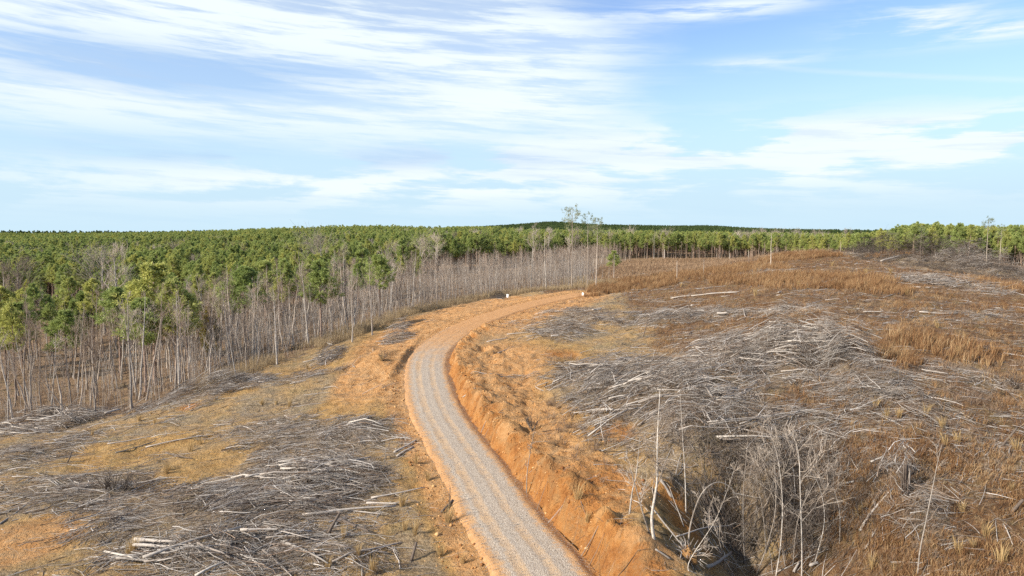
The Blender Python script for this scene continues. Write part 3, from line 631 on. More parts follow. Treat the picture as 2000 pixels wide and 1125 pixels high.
def scatter(name, kinds, X, Y, S, label, cat, seed=0, crown_only=False):
    """far-off woodland as one object: tree meshes instanced on points"""
    if len(X) == 0: return
    rg = np.random.default_rng(seed); Zp = H(X, Y) - .2; n = len(X)
    me = bpy.data.meshes.new(name + '_points'); me.vertices.add(n); me.vertices.foreach_set('co', np.stack([X, Y, Zp], 1).astype(np.float32).ravel())
    prs = [p for kd in kinds for p in PROTO[kd]]
    a = me.attributes.new('pick', 'INT', 'POINT'); a.data.foreach_set('value', rg.integers(0, len(prs), n).astype(np.int32))
    a = me.attributes.new('size', 'FLOAT', 'POINT'); a.data.foreach_set('value', np.asarray(S, np.float32))
    rot = np.stack([rg.normal(0, .03, n), rg.normal(0, .03, n), rg.uniform(0, 6.28, n)], 1)
    a = me.attributes.new('turn', 'FLOAT_VECTOR', 'POINT'); a.data.foreach_set('vector', rot.astype(np.float32).ravel())
    o = link(name, me); tag(o, label, cat, kind='stuff')
    ng = bpy.data.node_groups.new(name, 'GeometryNodeTree')
    ng.interface.new_socket('Geometry', in_out='INPUT', socket_type='NodeSocketGeometry'); ng.interface.new_socket('Geometry', in_out='OUTPUT', socket_type='NodeSocketGeometry')
    nd, lk = ng.nodes, ng.links; gi = nd.new('NodeGroupInput'); go = nd.new('NodeGroupOutput'); jn = nd.new('GeometryNodeJoinGeometry')
    def na(nm, dt):
        q = nd.new('GeometryNodeInputNamedAttribute'); q.data_type = dt; q.inputs['Name'].default_value = nm; return q.outputs['Attribute']
    pick, size, turn = na('pick', 'INT'), na('size', 'FLOAT'), na('turn', 'FLOAT_VECTOR')
    e2r = nd.new('FunctionNodeEulerToRotation'); lk.new(turn, e2r.inputs[0])
    for i, (tm, cm) in enumerate(prs):
        cp = nd.new('FunctionNodeCompare'); cp.data_type = 'INT'; cp.operation = 'EQUAL'
        ins = [s for s in cp.inputs if s.type == 'INT']; lk.new(pick, ins[0]); ins[1].default_value = i
        for ms in ((cm,) if crown_only else (tm, cm)):
            ob = src_obj(ms)
            oi = nd.new('GeometryNodeObjectInfo'); oi.inputs['Object'].default_value = ob; oi.inputs['As Instance'].default_value = True
            ip = nd.new('GeometryNodeInstanceOnPoints'); lk.new(gi.outputs[0], ip.inputs['Points']); lk.new(cp.outputs[0], ip.inputs['Selection'])
            lk.new(oi.outputs['Geometry'], ip.inputs['Instance']); lk.new(e2r.outputs[0], ip.inputs['Rotation']); lk.new(size, ip.inputs['Scale'])
            lk.new(ip.outputs[0], jn.inputs[0])
    lk.new(jn.outputs[0], go.inputs[0])
    md = o.modifiers.new('scatter', 'NODES'); md.node_group = ng
    return o
SRC = {}
def src_obj(ms):
    """a real tree part already standing in the scene with this mesh"""
    if ms.name not in SRC:
        for o in COL.objects:
            if o.type == 'MESH' and o.data is ms and o.parent is not None: SRC[ms.name] = o; break
    return SRC[ms.name]
def gpts(x0, x1, y0, y1, d, seed):
    rg = np.random.default_rng(seed); a, b = np.meshgrid(np.arange(x0, x1, d), np.arange(y0, y1, d))
    a = a + rg.uniform(-.48, .48, a.shape) * d; b = b + rg.uniform(-.48, .48, b.shape) * d
    return a.ravel(), b.ravel()
def edge_dist(X, Y):
    d = np.full(np.shape(X), 1e9)
    for i in range(1, len(EDGE) - 1):
        a, b = EDGE[i], EDGE[i + 1]; ab = b - a; t = np.clip(((X - a[0]) * ab[0] + (Y - a[1]) * ab[1]) / (ab @ ab), 0, 1)
        d = np.minimum(d, np.hypot(X - a[0] - t * ab[0], Y - a[1] - t * ab[1]))
    return d
def pxof(X, Y, Z):
    dz = Z - CZ; f = Y * CP - dz * SP; return 1000 + FPX * X / f, 562.5 - FPX * (Y * SP + dz * CP) / f
# where the pine plantation begins behind the hardwoods
PINE = np.array([(-900,235),(-240,232),(-195,228),(-160,238),(-120,232),(-92,222),(-70,232),(-48,262),(-30,300),(0,335),(30,372),(66,378),(135,372),(152,300),(178,288),(900,285),(1500,6000),(-1500,6000)], float)

ORD = 'first second third fourth fifth sixth seventh eighth ninth tenth eleventh twelfth thirteenth fourteenth fifteenth sixteenth seventeenth eighteenth nineteenth twentieth'.split()
TENS = {20: 'twenty', 30: 'thirty', 40: 'forty'}
def ordw(i):
    if i < 20: return ORD[i]
    t, u = divmod(i + 1, 10); return {2: 'twentieth', 3: 'thirtieth', 4: 'fortieth', 5: 'fiftieth', 6: 'sixtieth'}[t] if u == 0 else {2: 'twenty', 3: 'thirty', 4: 'forty', 5: 'fifty', 6: 'sixty'}[t] + '-' + ORD[u - 1]
REG = {}
def remember(o, px, kinds, where): REG.setdefault((kinds, where), []).append((float(px), o))
def number_labels():
    for (kinds, where), L in REG.items():
        L.sort(key=lambda q: q[0])
        for i, (_, o) in enumerate(L): o['label'] = (ordw(i) + ' from left of the ' if len(L) > 1 else 'the one among ') + kinds + ' ' + where
def mark(px, table):
    for lim, w in table:
        if px < lim: return w
    return table[-1][1]
M_EDGE = [(130, 'behind the far left heap'), (260, 'left of the windrow'), (350, 'at the lower windrow end'), (450, 'above the middle of the windrow'), (560, 'above the top of the windrow'),
 (660, 'left of the orange clearing tip'), (740, 'behind the left root tangles'), (820, 'behind the upright root tangle'), (920, 'left of the road end'), (1010, 'behind the left white board'), (9999, 'beside the three tall pines')]
M_PLANT = [(150, 'at the far left of the plantation'), (300, 'behind the broad-crowned pale hardwood'), (500, 'above the ochre cedar'), (700, 'around the pinkish-crowned hardwood'), (850, 'behind the round-crowned bare tree'), (1000, 'left of the white-barked tall tree'),
 (1180, 'behind the three tall pines'), (1350, 'behind the second clearing'), (1500, 'left of the skyline stem'), (1650, 'behind the ridge crest'), (1800, 'left of the far brush heap'), (1930, 'behind the far brush heap'), (9999, 'at the far right')]
# --- trees one can point at
def at(px, py): return G(px, py)
def placed(name, kind, k, px, py, topy, label, cat='tree', tilt=None, group=None, Ht=None):
    p = at(px, py); h0 = {'pole': 14, 'birch': 14, 'oak': 16, 'pine': 16, 'bushy': 14, 'tall': 22, 'cedar': 9}[kind]
    ht = (py - topy) * p[1] / FPX * 1.0
    o = tree(name, kind, k, p[0], p[1], ht / h0, label, cat, group, tilt=tilt)
    if kind == 'bushy': o.scale = (o.scale[0] * 1.32, o.scale[1] * 1.32, o.scale[2])
    return o
placed('tall_pine', 'tall', 0, 1117, 562, 403, 'tallest thin-crowned pine rising above the treeline beyond the end of the dirt road', 'pine')
placed('tall_pine', 'tall', 1, 1147, 560, 420, 'second tall pine, just right of the tallest one beyond the road end', 'pine')
placed('tall_pine', 'tall', 2, 1164, 562, 429, 'shortest and rightmost of the three lone pines breaking the skyline near the road end', 'pine')
placed('tall_pine', 'tall', 0, 1926, 522, 424, 'lone tall pine with feathery crown standing above the right-hand treeline', 'pine')
placed('tall_pine', 'tall', 1, 1952, 522, 440, 'slimmer pine right beside the lone tall one at the right-hand treeline', 'pine')
placed('tall_pine', 'tall', 2, 1797, 505, 443, 'thin pine poking over the treeline above the far brush heap', 'pine')
placed('oak_tree', 'oak', 0, 235, 660, 492, 'big bare hardwood with broad pale crown in front of the green pines on the left', 'tree')
placed('oak_tree', 'oak', 1, 205, 655, 488, 'bare pale-barked hardwood just left of the broad-crowned one among the left pines', 'tree')
placed('oak_tree', 'oak', 2, 632, 600, 462, 'bare hardwood with dense pinkish grey crown standing out against the pine canopy', 'tree')
placed('oak_tree', 'oak', 1, 40, 655, 508, 'bare many-branched hardwood at the far left edge of the woods', 'tree')
placed('oak_tree', 'oak', 0, 12, 662, 520, 'bare hardwood cut by the left edge of the picture', 'tree')
placed('oak_tree', 'oak', 2, 820, 560, 467, 'round-crowned bare tree in front of the pine canopy left of the road end', 'tree')
placed('oak_tree', 'oak', 0, 851, 560, 465, 'forked bare tree beside the round-crowned one in front of the pines', 'tree')
placed('birch_tree', 'birch', 0, 1037, 566, 440, 'tall white-barked bare tree reaching the skyline left of the lone pines', 'tree')
placed('birch_tree', 'birch', 1, 1066, 566, 452, 'tall pale bare tree between the white-barked one and the lone pines', 'tree')
placed('birch_tree', 'birch', 2, 1110, 562, 448, 'pale bare hardwood directly in front of the tallest lone pine', 'tree')
placed('birch_tree', 'birch', 3, 688, 668, 525, 'pale straight-trunked bare tree at the clearing edge left of the root heap', 'tree')
placed('birch_tree', 'birch', 0, 541, 712, 560, 'white-trunked bare tree at the woodland edge above the long windrow', 'tree')
placed('birch_tree', 'birch', 1, 727, 655, 510, 'pale bare tree with two limbs behind the tan grass strip', 'tree')
placed('birch_tree', 'birch', 2, 258, 800, 565, 'white slender bare tree at the edge of the felled ground above the long windrow end', 'tree')
placed('leaning_tree', 'birch', 3, 462, 742, 620, 'pale bare tree leaning left at the clearing edge above the windrow', 'tree', tilt=(0, -.28))
placed('leaning_tree', 'pole', 3, 70, 818, 640, 'thin bare tree leaning left near the brush heap at the left edge', 'tree', tilt=(0, -.22))
placed('leaning_tree', 'pole', 4, 145, 822, 690, 'thin bare tree leaning strongly right behind the left brush heap', 'tree', tilt=(0, .45))
placed('pine_tree', 'bushy', 0, 45, 716, 585, 'small dark green pine alone among bare stems at the far left', 'pine')
placed('pine_tree', 'bushy', 1, 168, 690, 568, 'small pointed dark green pine left of the big pine cluster', 'pine')
placed('pine_tree', 'bushy', 2, 236, 730, 560, 'yellowish green pine in front of the broad-crowned bare hardwood', 'pine')
placed('pine_tree', 'bushy', 0, 303, 752, 506, 'large bushy green pine, the biggest of the mid-left cluster', 'pine')
placed('pine_tree', 'bushy', 1, 345, 745, 545, 'broad pine right of the biggest one in the mid-left cluster', 'pine')
placed('pine_tree', 'bushy', 2, 285, 765, 580, 'lower pine with drooping yellow-green crown below the biggest of the mid-left cluster', 'pine')
placed('pine_tree', 'bushy', 0, 130, 735, 600, 'olive green pine left of the small pointed dark one', 'pine')
placed('pine_tree', 'bushy', 1, 368, 720, 572, 'pine between the mid-left cluster and the yellow cedar', 'pine')
placed('cedar_tree', 'cedar', 0, 412, 700, 590, 'ochre yellow-green cedar among bare trunks right of the pine cluster', 'cedar')
placed('pine_tree', 'bushy', 2, 480, 690, 520, 'green pine standing in the bare hardwoods right of the cedar', 'pine')
placed('pine_tree', 'bushy', 0, 520, 650, 505, 'dark green pine left of the pinkish-crowned hardwood', 'pine')
placed('pine_tree', 'bushy', 1, 628, 662, 508, 'wide green pine just below the pinkish-crowned hardwood', 'pine')
placed('pine_tree', 'bushy', 2, 742, 625, 498, 'yellow-green pine alone above the bare stems left of the road bend', 'pine')
placed('pine_tree', 'bushy', 0, 1197, 540, 488, 'low green pine right of the lone pines at the end of the dirt road', 'pine')
# dead snags on the hill
SNAGS = [(1199,548,494,'pale broken snag standing right of the lone pines'),(1189,548,520,'short pale snag just left of the taller broken one'),
 (1322,548,508,'thin grey snag on the grassy ridge near the track'),(1374,535,505,'thin dead stem on the grassy ridge'),(1505,520,455,'tall thin bare stem on the ridge skyline'),
 (1556,487,470,'pale leaning stub on the ridge crest'),(1641,497,470,'thin grey stem on the crest against the pines'),(1667,497,482,'short forked stub on the crest right of the thin stem'),(1697,496,486,'small dead stem on the crest near the far brush heap')]
for i, (px, py, ty, lb) in enumerate(SNAGS):
    p = at(px, py); h = (py - ty) * p[1] / FPX; rg = np.random.default_rng(50 + i)
    T, Tr = trunk_line(rg, h, .06 + .006 * h, .02, .02); Tr = Tr * .8 + .02
    b, br = shoots(rg, T, Tr, 5, .4, .95, lambda t, j, L: L * .13 * j, (.6, 1.2), 3, 0, .4)
    v, q, _ = join([tubes(T, Tr, 6), tubes(b, np.maximum(br, .015), 3)])
    o = link('dead_snag', mesh_np('dead_snag', v, q, mats=[M_BARK], smooth=True), None, (p[0], p[1], p[2] - .1)); tag(o, lb, 'snag', 'dead stems left standing on the ridge')
    if 'leaning' in lb: o.rotation_euler = (0, -.28, 0)

# --- hardwood belt
X, Y = gpts(-260, 60, 40, 400, 2.9, 11)
ed = edge_dist(X, Y); ok = ~inside(EDGE, X, Y) & ~inside(PINE, X, Y) & (ed > 1.2) & (X > -.9 * Y - 12)
nn_ = fbm(X * .045, Y * .045, 101, 3); dens = .62 * (1 - .35 * sst(X / Y, -.28, -.05)) * np.clip(1.15 - ed / 80, .30, 1) * (.5 + .8 * sst(nn_, .42, .6))
leftgap = sst(-X - .55 * Y, 6, 30) * sst(ed, 8, 22)
rg = np.random.default_rng(12); ok &= rg.random(len(X)) < dens * (1 - .5 * leftgap)
X, Y, ed = X[ok], Y[ok], ed[ok]
Zt = H(X, Y); px, py = pxof(X, Y, Zt)
inv_ = (px > -20) & (px < 2020)
order = np.argsort(np.where(inv_, Y, 1e6)); X, Y, ed, px = X[order], Y[order], ed[order], px[order]
nI = 265
for i in range(nI):
    x, y = float(X[i]), float(Y[i]); s = float(rg.uniform(.78, 1.12)); s *= .85 if ed[i] < 6 else 1.0; s *= .92 + .08 * float(sst(px[i], 150, 480)); s *= float(rg.uniform(.82, 1.12)); s *= 1 - .24 * float(sst(px[i], 700, 1000))
    b = rg.random() < .34
    reg = 'left' if px[i] < 350 else ('mid' if px[i] < 700 else 'right')
    lab = {('left', 0): 'slender grey bare tree in the woods along the left felled edge', ('mid', 0): 'slender grey bare tree behind the tan grass strip above the windrow',
           ('right', 0): 'slender grey bare tree in the woods behind the orange road bend', ('left', 1): 'pale-barked bare tree in the woods along the left felled edge',
           ('mid', 1): 'pale-barked bare tree behind the tan grass strip above the windrow', ('right', 1): 'pale-barked bare tree in the woods behind the orange road bend'}[(reg, int(b))]
    tl_ = float(rg.normal(0, .085)); o = tree('birch_tree' if b else 'hardwood_tree', 'birch' if b else 'pole', int(rg.integers(0, 6)), x, y, s, lab, 'tree', 'bare hardwoods along the woodland edge', tilt=(float(rg.normal(0, .05)), tl_))
    remember(o, px[i], ('pale' if b else 'grey') + ' bare ' + ('leaning ' if abs(tl_) > .07 else 'upright ') + 'trees', mark(px[i], M_EDGE))
scatter('bare_hardwood_forest', ['pole', 'pole', 'birch'], X[nI:], Y[nI:], rg.uniform(.55, 1.0, len(X) - nI) * (1 - .22 * sst(X[nI:] / Y[nI:], -.3, -.05)), 'leafless grey hardwood forest filling the valley behind the edge trees', 'forest', 13)
# mixed-in pines inside the hardwoods (left half)
X2, Y2 = gpts(-230, 20, 90, 330, 7.2, 14); e2 = edge_dist(X2, Y2)
k = ~inside(EDGE, X2, Y2) & ~inside(PINE, X2, Y2) & (e2 > 26) & (X2 > -.85 * Y2) & (fbm(X2 * .03, Y2 * .03, 111, 3) > .37) & (X2 < -.08 * Y2)
X2, Y2 = X2[k], Y2[k]; o_ = np.argsort(Y2); X2, Y2 = X2[o_], Y2[o_]
NP = 0
for i in range(min(125, len(X2))):
    o = tree('pine_tree', 'bushy' if rg.random() < .5 else 'pine', int(rg.integers(0, 6)), float(X2[i]), float(Y2[i]), float(rg.uniform(.7, 1.05)), 'green pine mixed in among the bare valley hardwoods', 'pine', 'pines mixed into the valley hardwoods'); NP += 1
    p_ = pxof(X2[i], Y2[i], float(o.location.z)); remember(o, p_[0], 'valley pines', mark(p_[0], M_EDGE).replace('behind', 'far behind'))
# --- pine plantation: the front ones one by one
X, Y = gpts(-420, 460, 220, 640, 4.0, 15)
k = inside(PINE, X, Y) & (np.abs(X) < .86 * Y + 10) & (fbm(X * .03, Y * .03, 121, 3) > .30); X, Y = X[k], Y[k]
Zt = H(X, Y); px, py = pxof(X, Y, Zt + 14); o_ = np.argsort(Y * np.where((px > -10) & (px < 2010), 1, 9)); X, Y, px = X[o_], Y[o_], px[o_]
nP = 262 - NP
for i in range(nP):
    reg = 'behind the bare hardwoods on the left' if px[i] < 1000 else 'beyond the crest of the felled hill on the right'
    o = tree('pine_tree', 'pine', int(rg.integers(0, 6)), float(X[i]), float(Y[i]), float(rg.uniform(.70, 1.02)) * (.9 if X[i] > -10 else 1.0) * (1 + .32 * float(sst(X[i] / Y[i], .5, .6))), 'straight pine in the front rows of the plantation ' + reg, 'pine', 'front-row pines ' + reg)
    remember(o, px[i], 'front plantation pines', mark(px[i], M_PLANT))
tree('pine_tree', 'farp', 0, -60, 420, 1, 'first from left of four rough-crowned canopy pines beyond the valley', 'pine', 'canopy pines beyond the valley')
for j in range(1, 4): tree('pine_tree', 'farp', j, -60 + j * 9, 424, 1, ('second', 'third', 'last')[j - 1] + ' from left of four rough-crowned canopy pines beyond the valley', 'pine', 'canopy pines beyond the valley')
for j in range(2): tree('pine_tree', 'farb', j, 90 + j * 30, 900, 1, ('left' if j == 0 else 'right') + ' one of two far pines on the wooded plateau near the skyline', 'pine', 'far pines near the skyline')
scatter('pine_forest', ['pine', 'bushy', 'pine'], X[nP:], Y[nP:], np.clip(rg.normal(.95, .14, len(X) - nP) + (fbm(X[nP:] * .03, Y[nP:] * .03, 171, 3) - .5) * .5, .5, 1.08) * np.where(X[nP:] > -10, .86, 1.0) * (1 + .34 * sst(X[nP:] / Y[nP:], .5, .6)), 'dense green pine plantation beyond the valley and the hill crest', 'forest', 16)
def visible(X, Y, hh, tol):
    Z = H(X, Y) + hh; ang = (Z - CZ) / Y; b = np.clip(((X / Y) + 1.0) / 2 * 500, 0, 499).astype(int)
    o = np.argsort(Y); run = np.full(500, -9.0); keep = np.zeros(len(X), bool)
    for i in o:
        if ang[i] > run[b[i]] - tol: keep[i] = True
        if ang[i] > run[b[i]]: run[b[i]] = ang[i]
    return keep
X, Y = gpts(-1100, 1100, 640, 1250, 4.9, 17); k = np.abs(X) < .86 * Y + 10; X, Y = X[k], Y[k]
k = visible(X, Y, 15, .012); X, Y = X[k], Y[k]
scatter('distant_pine_forest', ['farp'], X, Y, np.clip(rg.normal(.92, .12, len(X)) + (fbm(X * .012, Y * .012, 172, 3) - .5) * .4, .5, 1.15), 'distant green pine canopy running back towards the skyline', 'forest', 18, True)
X, Y = gpts(-3100, 3100, 1250, 3300, 9.5, 19); k = np.abs(X) < .86 * Y + 10; X, Y = X[k], Y[k]
k = visible(X, Y, 16, .006); X, Y = X[k], Y[k]
scatter('wooded_skyline', ['farb'], X, Y, rg.uniform(1.1, 1.6, len(X)), 'dark blue-green wooded hills along the skyline', 'forest', 20, True)
# a few bare hardwoods poking through the canopy, and bare stems in front of the right-hand pines
X, Y = gpts(-300, 420, 250, 460, 11, 21); k = inside(PINE, X, Y) & (rg.random(len(X)) < .35); scatter('canopy_hardwoods', ['birch', 'oak'], X[k], Y[k], rg.uniform(.8, 1.05, k.sum()), 'bare grey hardwoods mixed through the pine canopy', 'forest', 22)
X, Y = gpts(0, 330, 230, 380, 3.6, 23); e_ = edge_dist(X, Y); k = ~inside(EDGE, X, Y) & (e_ < 16); scatter('bare_edge_saplings', ['pole'], X[k], Y[k], rg.uniform(.35, .75, k.sum()), 'thin bare saplings fringing the pines beyond the hill', 'forest', 24)

# --- undergrowth: thin stems and leafless brush
def stems(X, Y, h0, h1, r0, r1, lean, seed, K=4, S=3):
    rg = np.random.default_rng(seed); n = len(X); h = rg.uniform(h0, h1, n); s = np.linspace(0, 1, K)
    P = np.zeros((n, K, 3)); P[:, :, 0] = X[:, None]; P[:, :, 1] = Y[:, None]
    d = rg.normal(0, lean, (n, 2)); P[:, :, :2] += d[:, None, :] * h[:, None, None] * s[None, :, None] ** 1.4
    P[:, :, :2] += np.cumsum(rg.normal(0, .03, (n, K, 2)), 1) * h[:, None, None] * .3 * (s > 0)[None, :, None]
    P[:, :, 2] = H(X, Y)[:, None] - .05 + h[:, None] * s; Rr = rg.uniform(r0, r1, n)[:, None] * (1 - .75 * s)
    return tubes(P, Rr, S), P
X, Y = gpts(-235, 45, 60, 260, 1.15, 25); e_ = edge_dist(X, Y); k = ~inside(EDGE, X, Y) & ~inside(PINE, X, Y) & (X > -.85 * Y) & (rg.random(len(X)) < np.clip(1.0 - e_ / 60, .07, .8) * (1 - .7 * sst(-X - .38 * Y, 0, 25))); X, Y = X[k], Y[k]
(v, q), P = stems(X, Y, 1.5, 8.5, .012, .040, .17, 26)
b, br = shoots(rg, P, np.full((1, 4), .02), 4, .35, .95, lambda t, j, L: L * .25 * j, (.3, .9), 3, 0, .5)
v, q, _ = join([(v, q), tubes(b, np.maximum(br * .7, .008), 3)])
tag(link('sapling_thicket', mesh_np('sapling_thicket', v, q, mats=[wood_mat('sapling_bark', [(0, (.20, .15, .12)), (.5, (.38, .325, .27)), (1, (.60, .54, .47))])])), 'thicket of thin leafless saplings between the bare trees', 'thicket', kind='stuff')
def tufts(X, Y, nb, h0, h1, w, spread, seed, Zf=None, droop=.25):
    """grass: every blade a thin two-piece strip"""
    rg = np.random.default_rng(seed); n = len(X); Z = H(X, Y); h = rg.uniform(h0, h1, n)
    c = np.repeat(np.stack([X, Y, Z - .03], 1), nb, 0); hh = np.repeat(h, nb) * rg.uniform(.55, 1.1, n * nb)
    a = rg.uniform(0, 6.28, n * nb); out = np.stack([np.cos(a), np.sin(a), 0 * a], 1)
    sp = (rg.random(n * nb) ** .7 * spread)[:, None]; wind = np.array([.16, .02, 0])
    b0 = c + out * rg.random((n * nb, 1)) * .16
    m = b0 + out * sp * hh[:, None] * .4 + wind * hh[:, None] * .3 + np.array([0, 0, 1]) * hh[:, None] * .6
    e = m + out * sp * hh[:, None] * .6 + wind * hh[:, None] * .7 + np.array([0, 0, 1]) * (hh * (.4 - droop * sp[:, 0]))[:, None]
    a2 = rg.uniform(0, 6.28, n * nb); wv = np.stack([np.cos(a2), np.sin(a2), 0 * a2], 1) * w * rg.uniform(.6, 1.4, (n * nb, 1))
    V = np.stack([b0 - wv, b0 + wv, m + wv * .9, m - wv * .9, e], 1); nbt = n * nb
    base = np.arange(nbt)[:, None] * 5
    return V.reshape(-1, 3), base + np.array([0, 1, 2, 3]), base + np.array([3, 2, 4])
X, Y = gpts(-235, 60, 60, 270, 1.7, 27); e_ = edge_dist(X, Y); k = ~inside(EDGE, X, Y) & ~inside(PINE, X, Y) & (X > -.85 * Y) & (rg.random(len(X)) < .55); X, Y = X[k], Y[k]
V, Qd, Td = tufts(X, Y, 16, .5, 2.0, .016, .9, 28)
tag(link('leafless_underbrush', mesh_np('leafless_underbrush', V, Qd, Td, mats=[M_SHRUB])), 'brown leafless underbrush on the woodland floor', 'underbrush', kind='stuff')
# tan grass strip along the felled edge
X, Y = gpts(-85, 40, 65, 215, .55, 29); e_ = edge_dist(X, Y); pxx, _ = pxof(X, Y, H(X, Y)); k = (e_ < 5.5) & (np.hypot(0, 0) == 0) & (pxx > 380) & (fbm(X * .1, Y * .1, 131, 2) + .0 > .30) & ~(inside(EDGE, X, Y) & (e_ > 1.6)); X, Y = X[k], Y[k]
V, Qd, Td = tufts(X, Y, 12, .8, 1.9, .013, .35, 30)
tag(link('edge_grass', mesh_np('edge_grass', V, Qd, Td, mats=[M_EDGEG])), 'strip of tall tan dry grass between the felled ground and the trees', 'grass', kind='stuff')
X, Y = gpts(-10, 340, 200, 400, 1.5, 31); k = inside(EDGE, X, Y) & (rg.random(len(X)) < .8) & (np.abs(Y - (262 + .10 * X)) > 3.0); X, Y = X[k], Y[k]
V, Qd, Td = tufts(X, Y, 9, .4, 1.5, .03, .6, 32)
tag(link('valley_grass', mesh_np('valley_grass', V, Qd, Td, mats=[M_FARG])), 'dry tan grass on the farther clearing behind the ridge', 'grass', kind='stuff')
number_labels()
# ------------------------------------------------------------------ slash and logs
def laid(rg, cx, cy, L, ang, r, K=5, lift=0.0, curve=.1, pitch=0.0, zoff=None):
    """sticks lying on the ground: centres, lengths, headings -> polylines following the terrain"""
    n = len(cx); s = np.linspace(-.5, .5, K); d = np.stack([np.cos(ang), np.sin(ang)], 1); nrm = np.stack([-d[:, 1], d[:, 0]], 1)
    cv = rg.normal(0, curve, n)[:, None] * L[:, None] * (s[None] ** 2 - .25)
    X = cx[:, None] + d[:, 0:1] * L[:, None] * s + nrm[:, 0:1] * cv; Y = cy[:, None] + d[:, 1:2] * L[:, None] * s + nrm[:, 1:2] * cv
    zt = H(X, Y); zl = zt[:, :1] * (1 - (s[None] + .5)) + zt[:, -1:] * (s[None] + .5)
    Z = np.maximum(zl, zt - .02) + r[:, None]
    if zoff is not None: Z = Z + zoff[:, None]
    Z = Z + np.abs(rg.normal(0, .12, n))[:, None] * (s[None] ** 2 * -1 + .25) * L[:, None] * .5 + (np.asarray(pitch) * L)[:, None] * (s[None] + .5)
    P = np.stack([X, Y, Z], -1); J = np.cumsum(rg.normal(0, .022, P.shape) * L[:, None, None], 1); J[..., 2] *= .6; return P + J - J[:, :1]
def slash_pile(i, name, lab, seed):
    (c, a, b), (px, py, rx, ry, h, den, dr, kd) = PW[i], PILES[i]; rg = np.random.default_rng(seed)
    area = math.pi * a * b; parts = []
    dist = c[1]
    def pos(n, e=1.0):
        t = rg.uniform(0, 6.28, n); q = rg.random(n) ** .55 * (.72 + .75 * (vnoise(np.cos(t) * 1.7 + 9 + i, np.sin(t) * 1.7, 33) - .1)); return c[0] + a * e * q * np.cos(t), c[1] + b * e * q * np.sin(t), q
    far = min(1.0, (60.0 / dist) ** 1.0)
    n1 = int(min(9000, area * 4.2 * den * far * (1.25 if h > .6 else .8))); n2 = int(min(26000, area * 16.0 * den * far * (1.4 if h > .6 else .9)))
    base = math.radians(dr)
    sc = 1.0 + .35 * (1 - far)
    for n, l0, l1, r0, r1, mi, K, S, cu, sp in ((int(n1 * 1.25), .4, 3.0, .009, .031, 0, 5, 4, .2, .45), (n2, .3, 1.9, .005, .012, 1, 4, 3, .4, .75)):
        x, y, q = pos(n); L = rg.uniform(l0, l1, n) * rg.uniform(.6, 1.2, n)
        cl = fbm(x * .45, y * .45, 700 + i, 3); keep = (rg.random(n) < .09 + 1.0 * sst(cl, .37, .53)); x, y, q, L = x[keep], y[keep], q[keep], L[keep]; n = len(x)
        an = base + (fbm(x * .16, y * .16, 760 + i, 2) - .5) * 2.6 + (fbm(x * .6, y * .6, 790 + i, 2) - .5) * 1.6 + rg.normal(0, sp, n); an = np.where(rg.random(n) < .2, rg.uniform(0, 3.14, n), an)
        z = (rg.random(n) ** .6) * h * np.clip(1.05 - q ** 2, .08, 1) * (.15 + 1.9 * sst(fbm(x * .45, y * .45, 830 + i, 4), .36, .64)) + .02
        pit = np.where(rg.random(n) < .12, rg.uniform(.1, .5, n) * (h > .3), rg.normal(0, .03 + .05 * h, n)) * np.where(rg.random(n) < .5, 1, .5)
        P = laid(rg, x, y, L, an, np.full(n, .01), K, curve=cu, pitch=pit, zoff=z)
        r = rg.uniform(r0, r1, n) * sc; parts.append(tubes(P, r[:, None] * np.linspace(1.15, .35, K)[None], S) + (mi,))
        if mi == 0 and n > 4:
            Pk = P[rg.random(n) < .28]
            if len(Pk): kb, kr = shoots(rg, Pk, np.full((1, K), .016), 3, .2, .95, lambda t, j, L_: L_ * .38 * j, (.35, .9), 4, 0, .6, .15, .02); parts.append(tubes(kb, np.maximum(kr, .006) * sc, 3) + (1,))
    nl = int(min(200, area * .30 * den)) if kd in 'L' else int(area * .02 * den)
    if nl > 0 and kd != 'F':
        x, y, q = pos(nl, .85); L = rg.uniform(1.2, 5.0, nl); an = base + rg.normal(0, .45, nl)
        P = laid(rg, x, y, L, an, np.full(nl, .03), 5, curve=.03, pitch=rg.normal(0, .03, nl), zoff=(.4 + .6 * rg.random(nl)) * h * np.clip(1 - q ** 2, .1, 1))
        parts.append(tubes(P, (rg.uniform(.022, .06, nl) + .028 * (rg.random(nl) < .12))[:, None] * np.linspace(1.1, .6, 5)[None], 6, True) + (2,))
    v, q, m = join(parts)
    m3 = {'D': [M_DARKTWIG, M_DARKTWIG, M_LOGD], 'G': [M_TWIG, M_TWIG, M_STICK]}.get(kd, [M_STICK, M_TWIG, M_LOGW])
    tag(link(name, mesh_np(name, v, q, mats=m3, mat_idx=m)), lab, 'brush pile', kind='stuff')
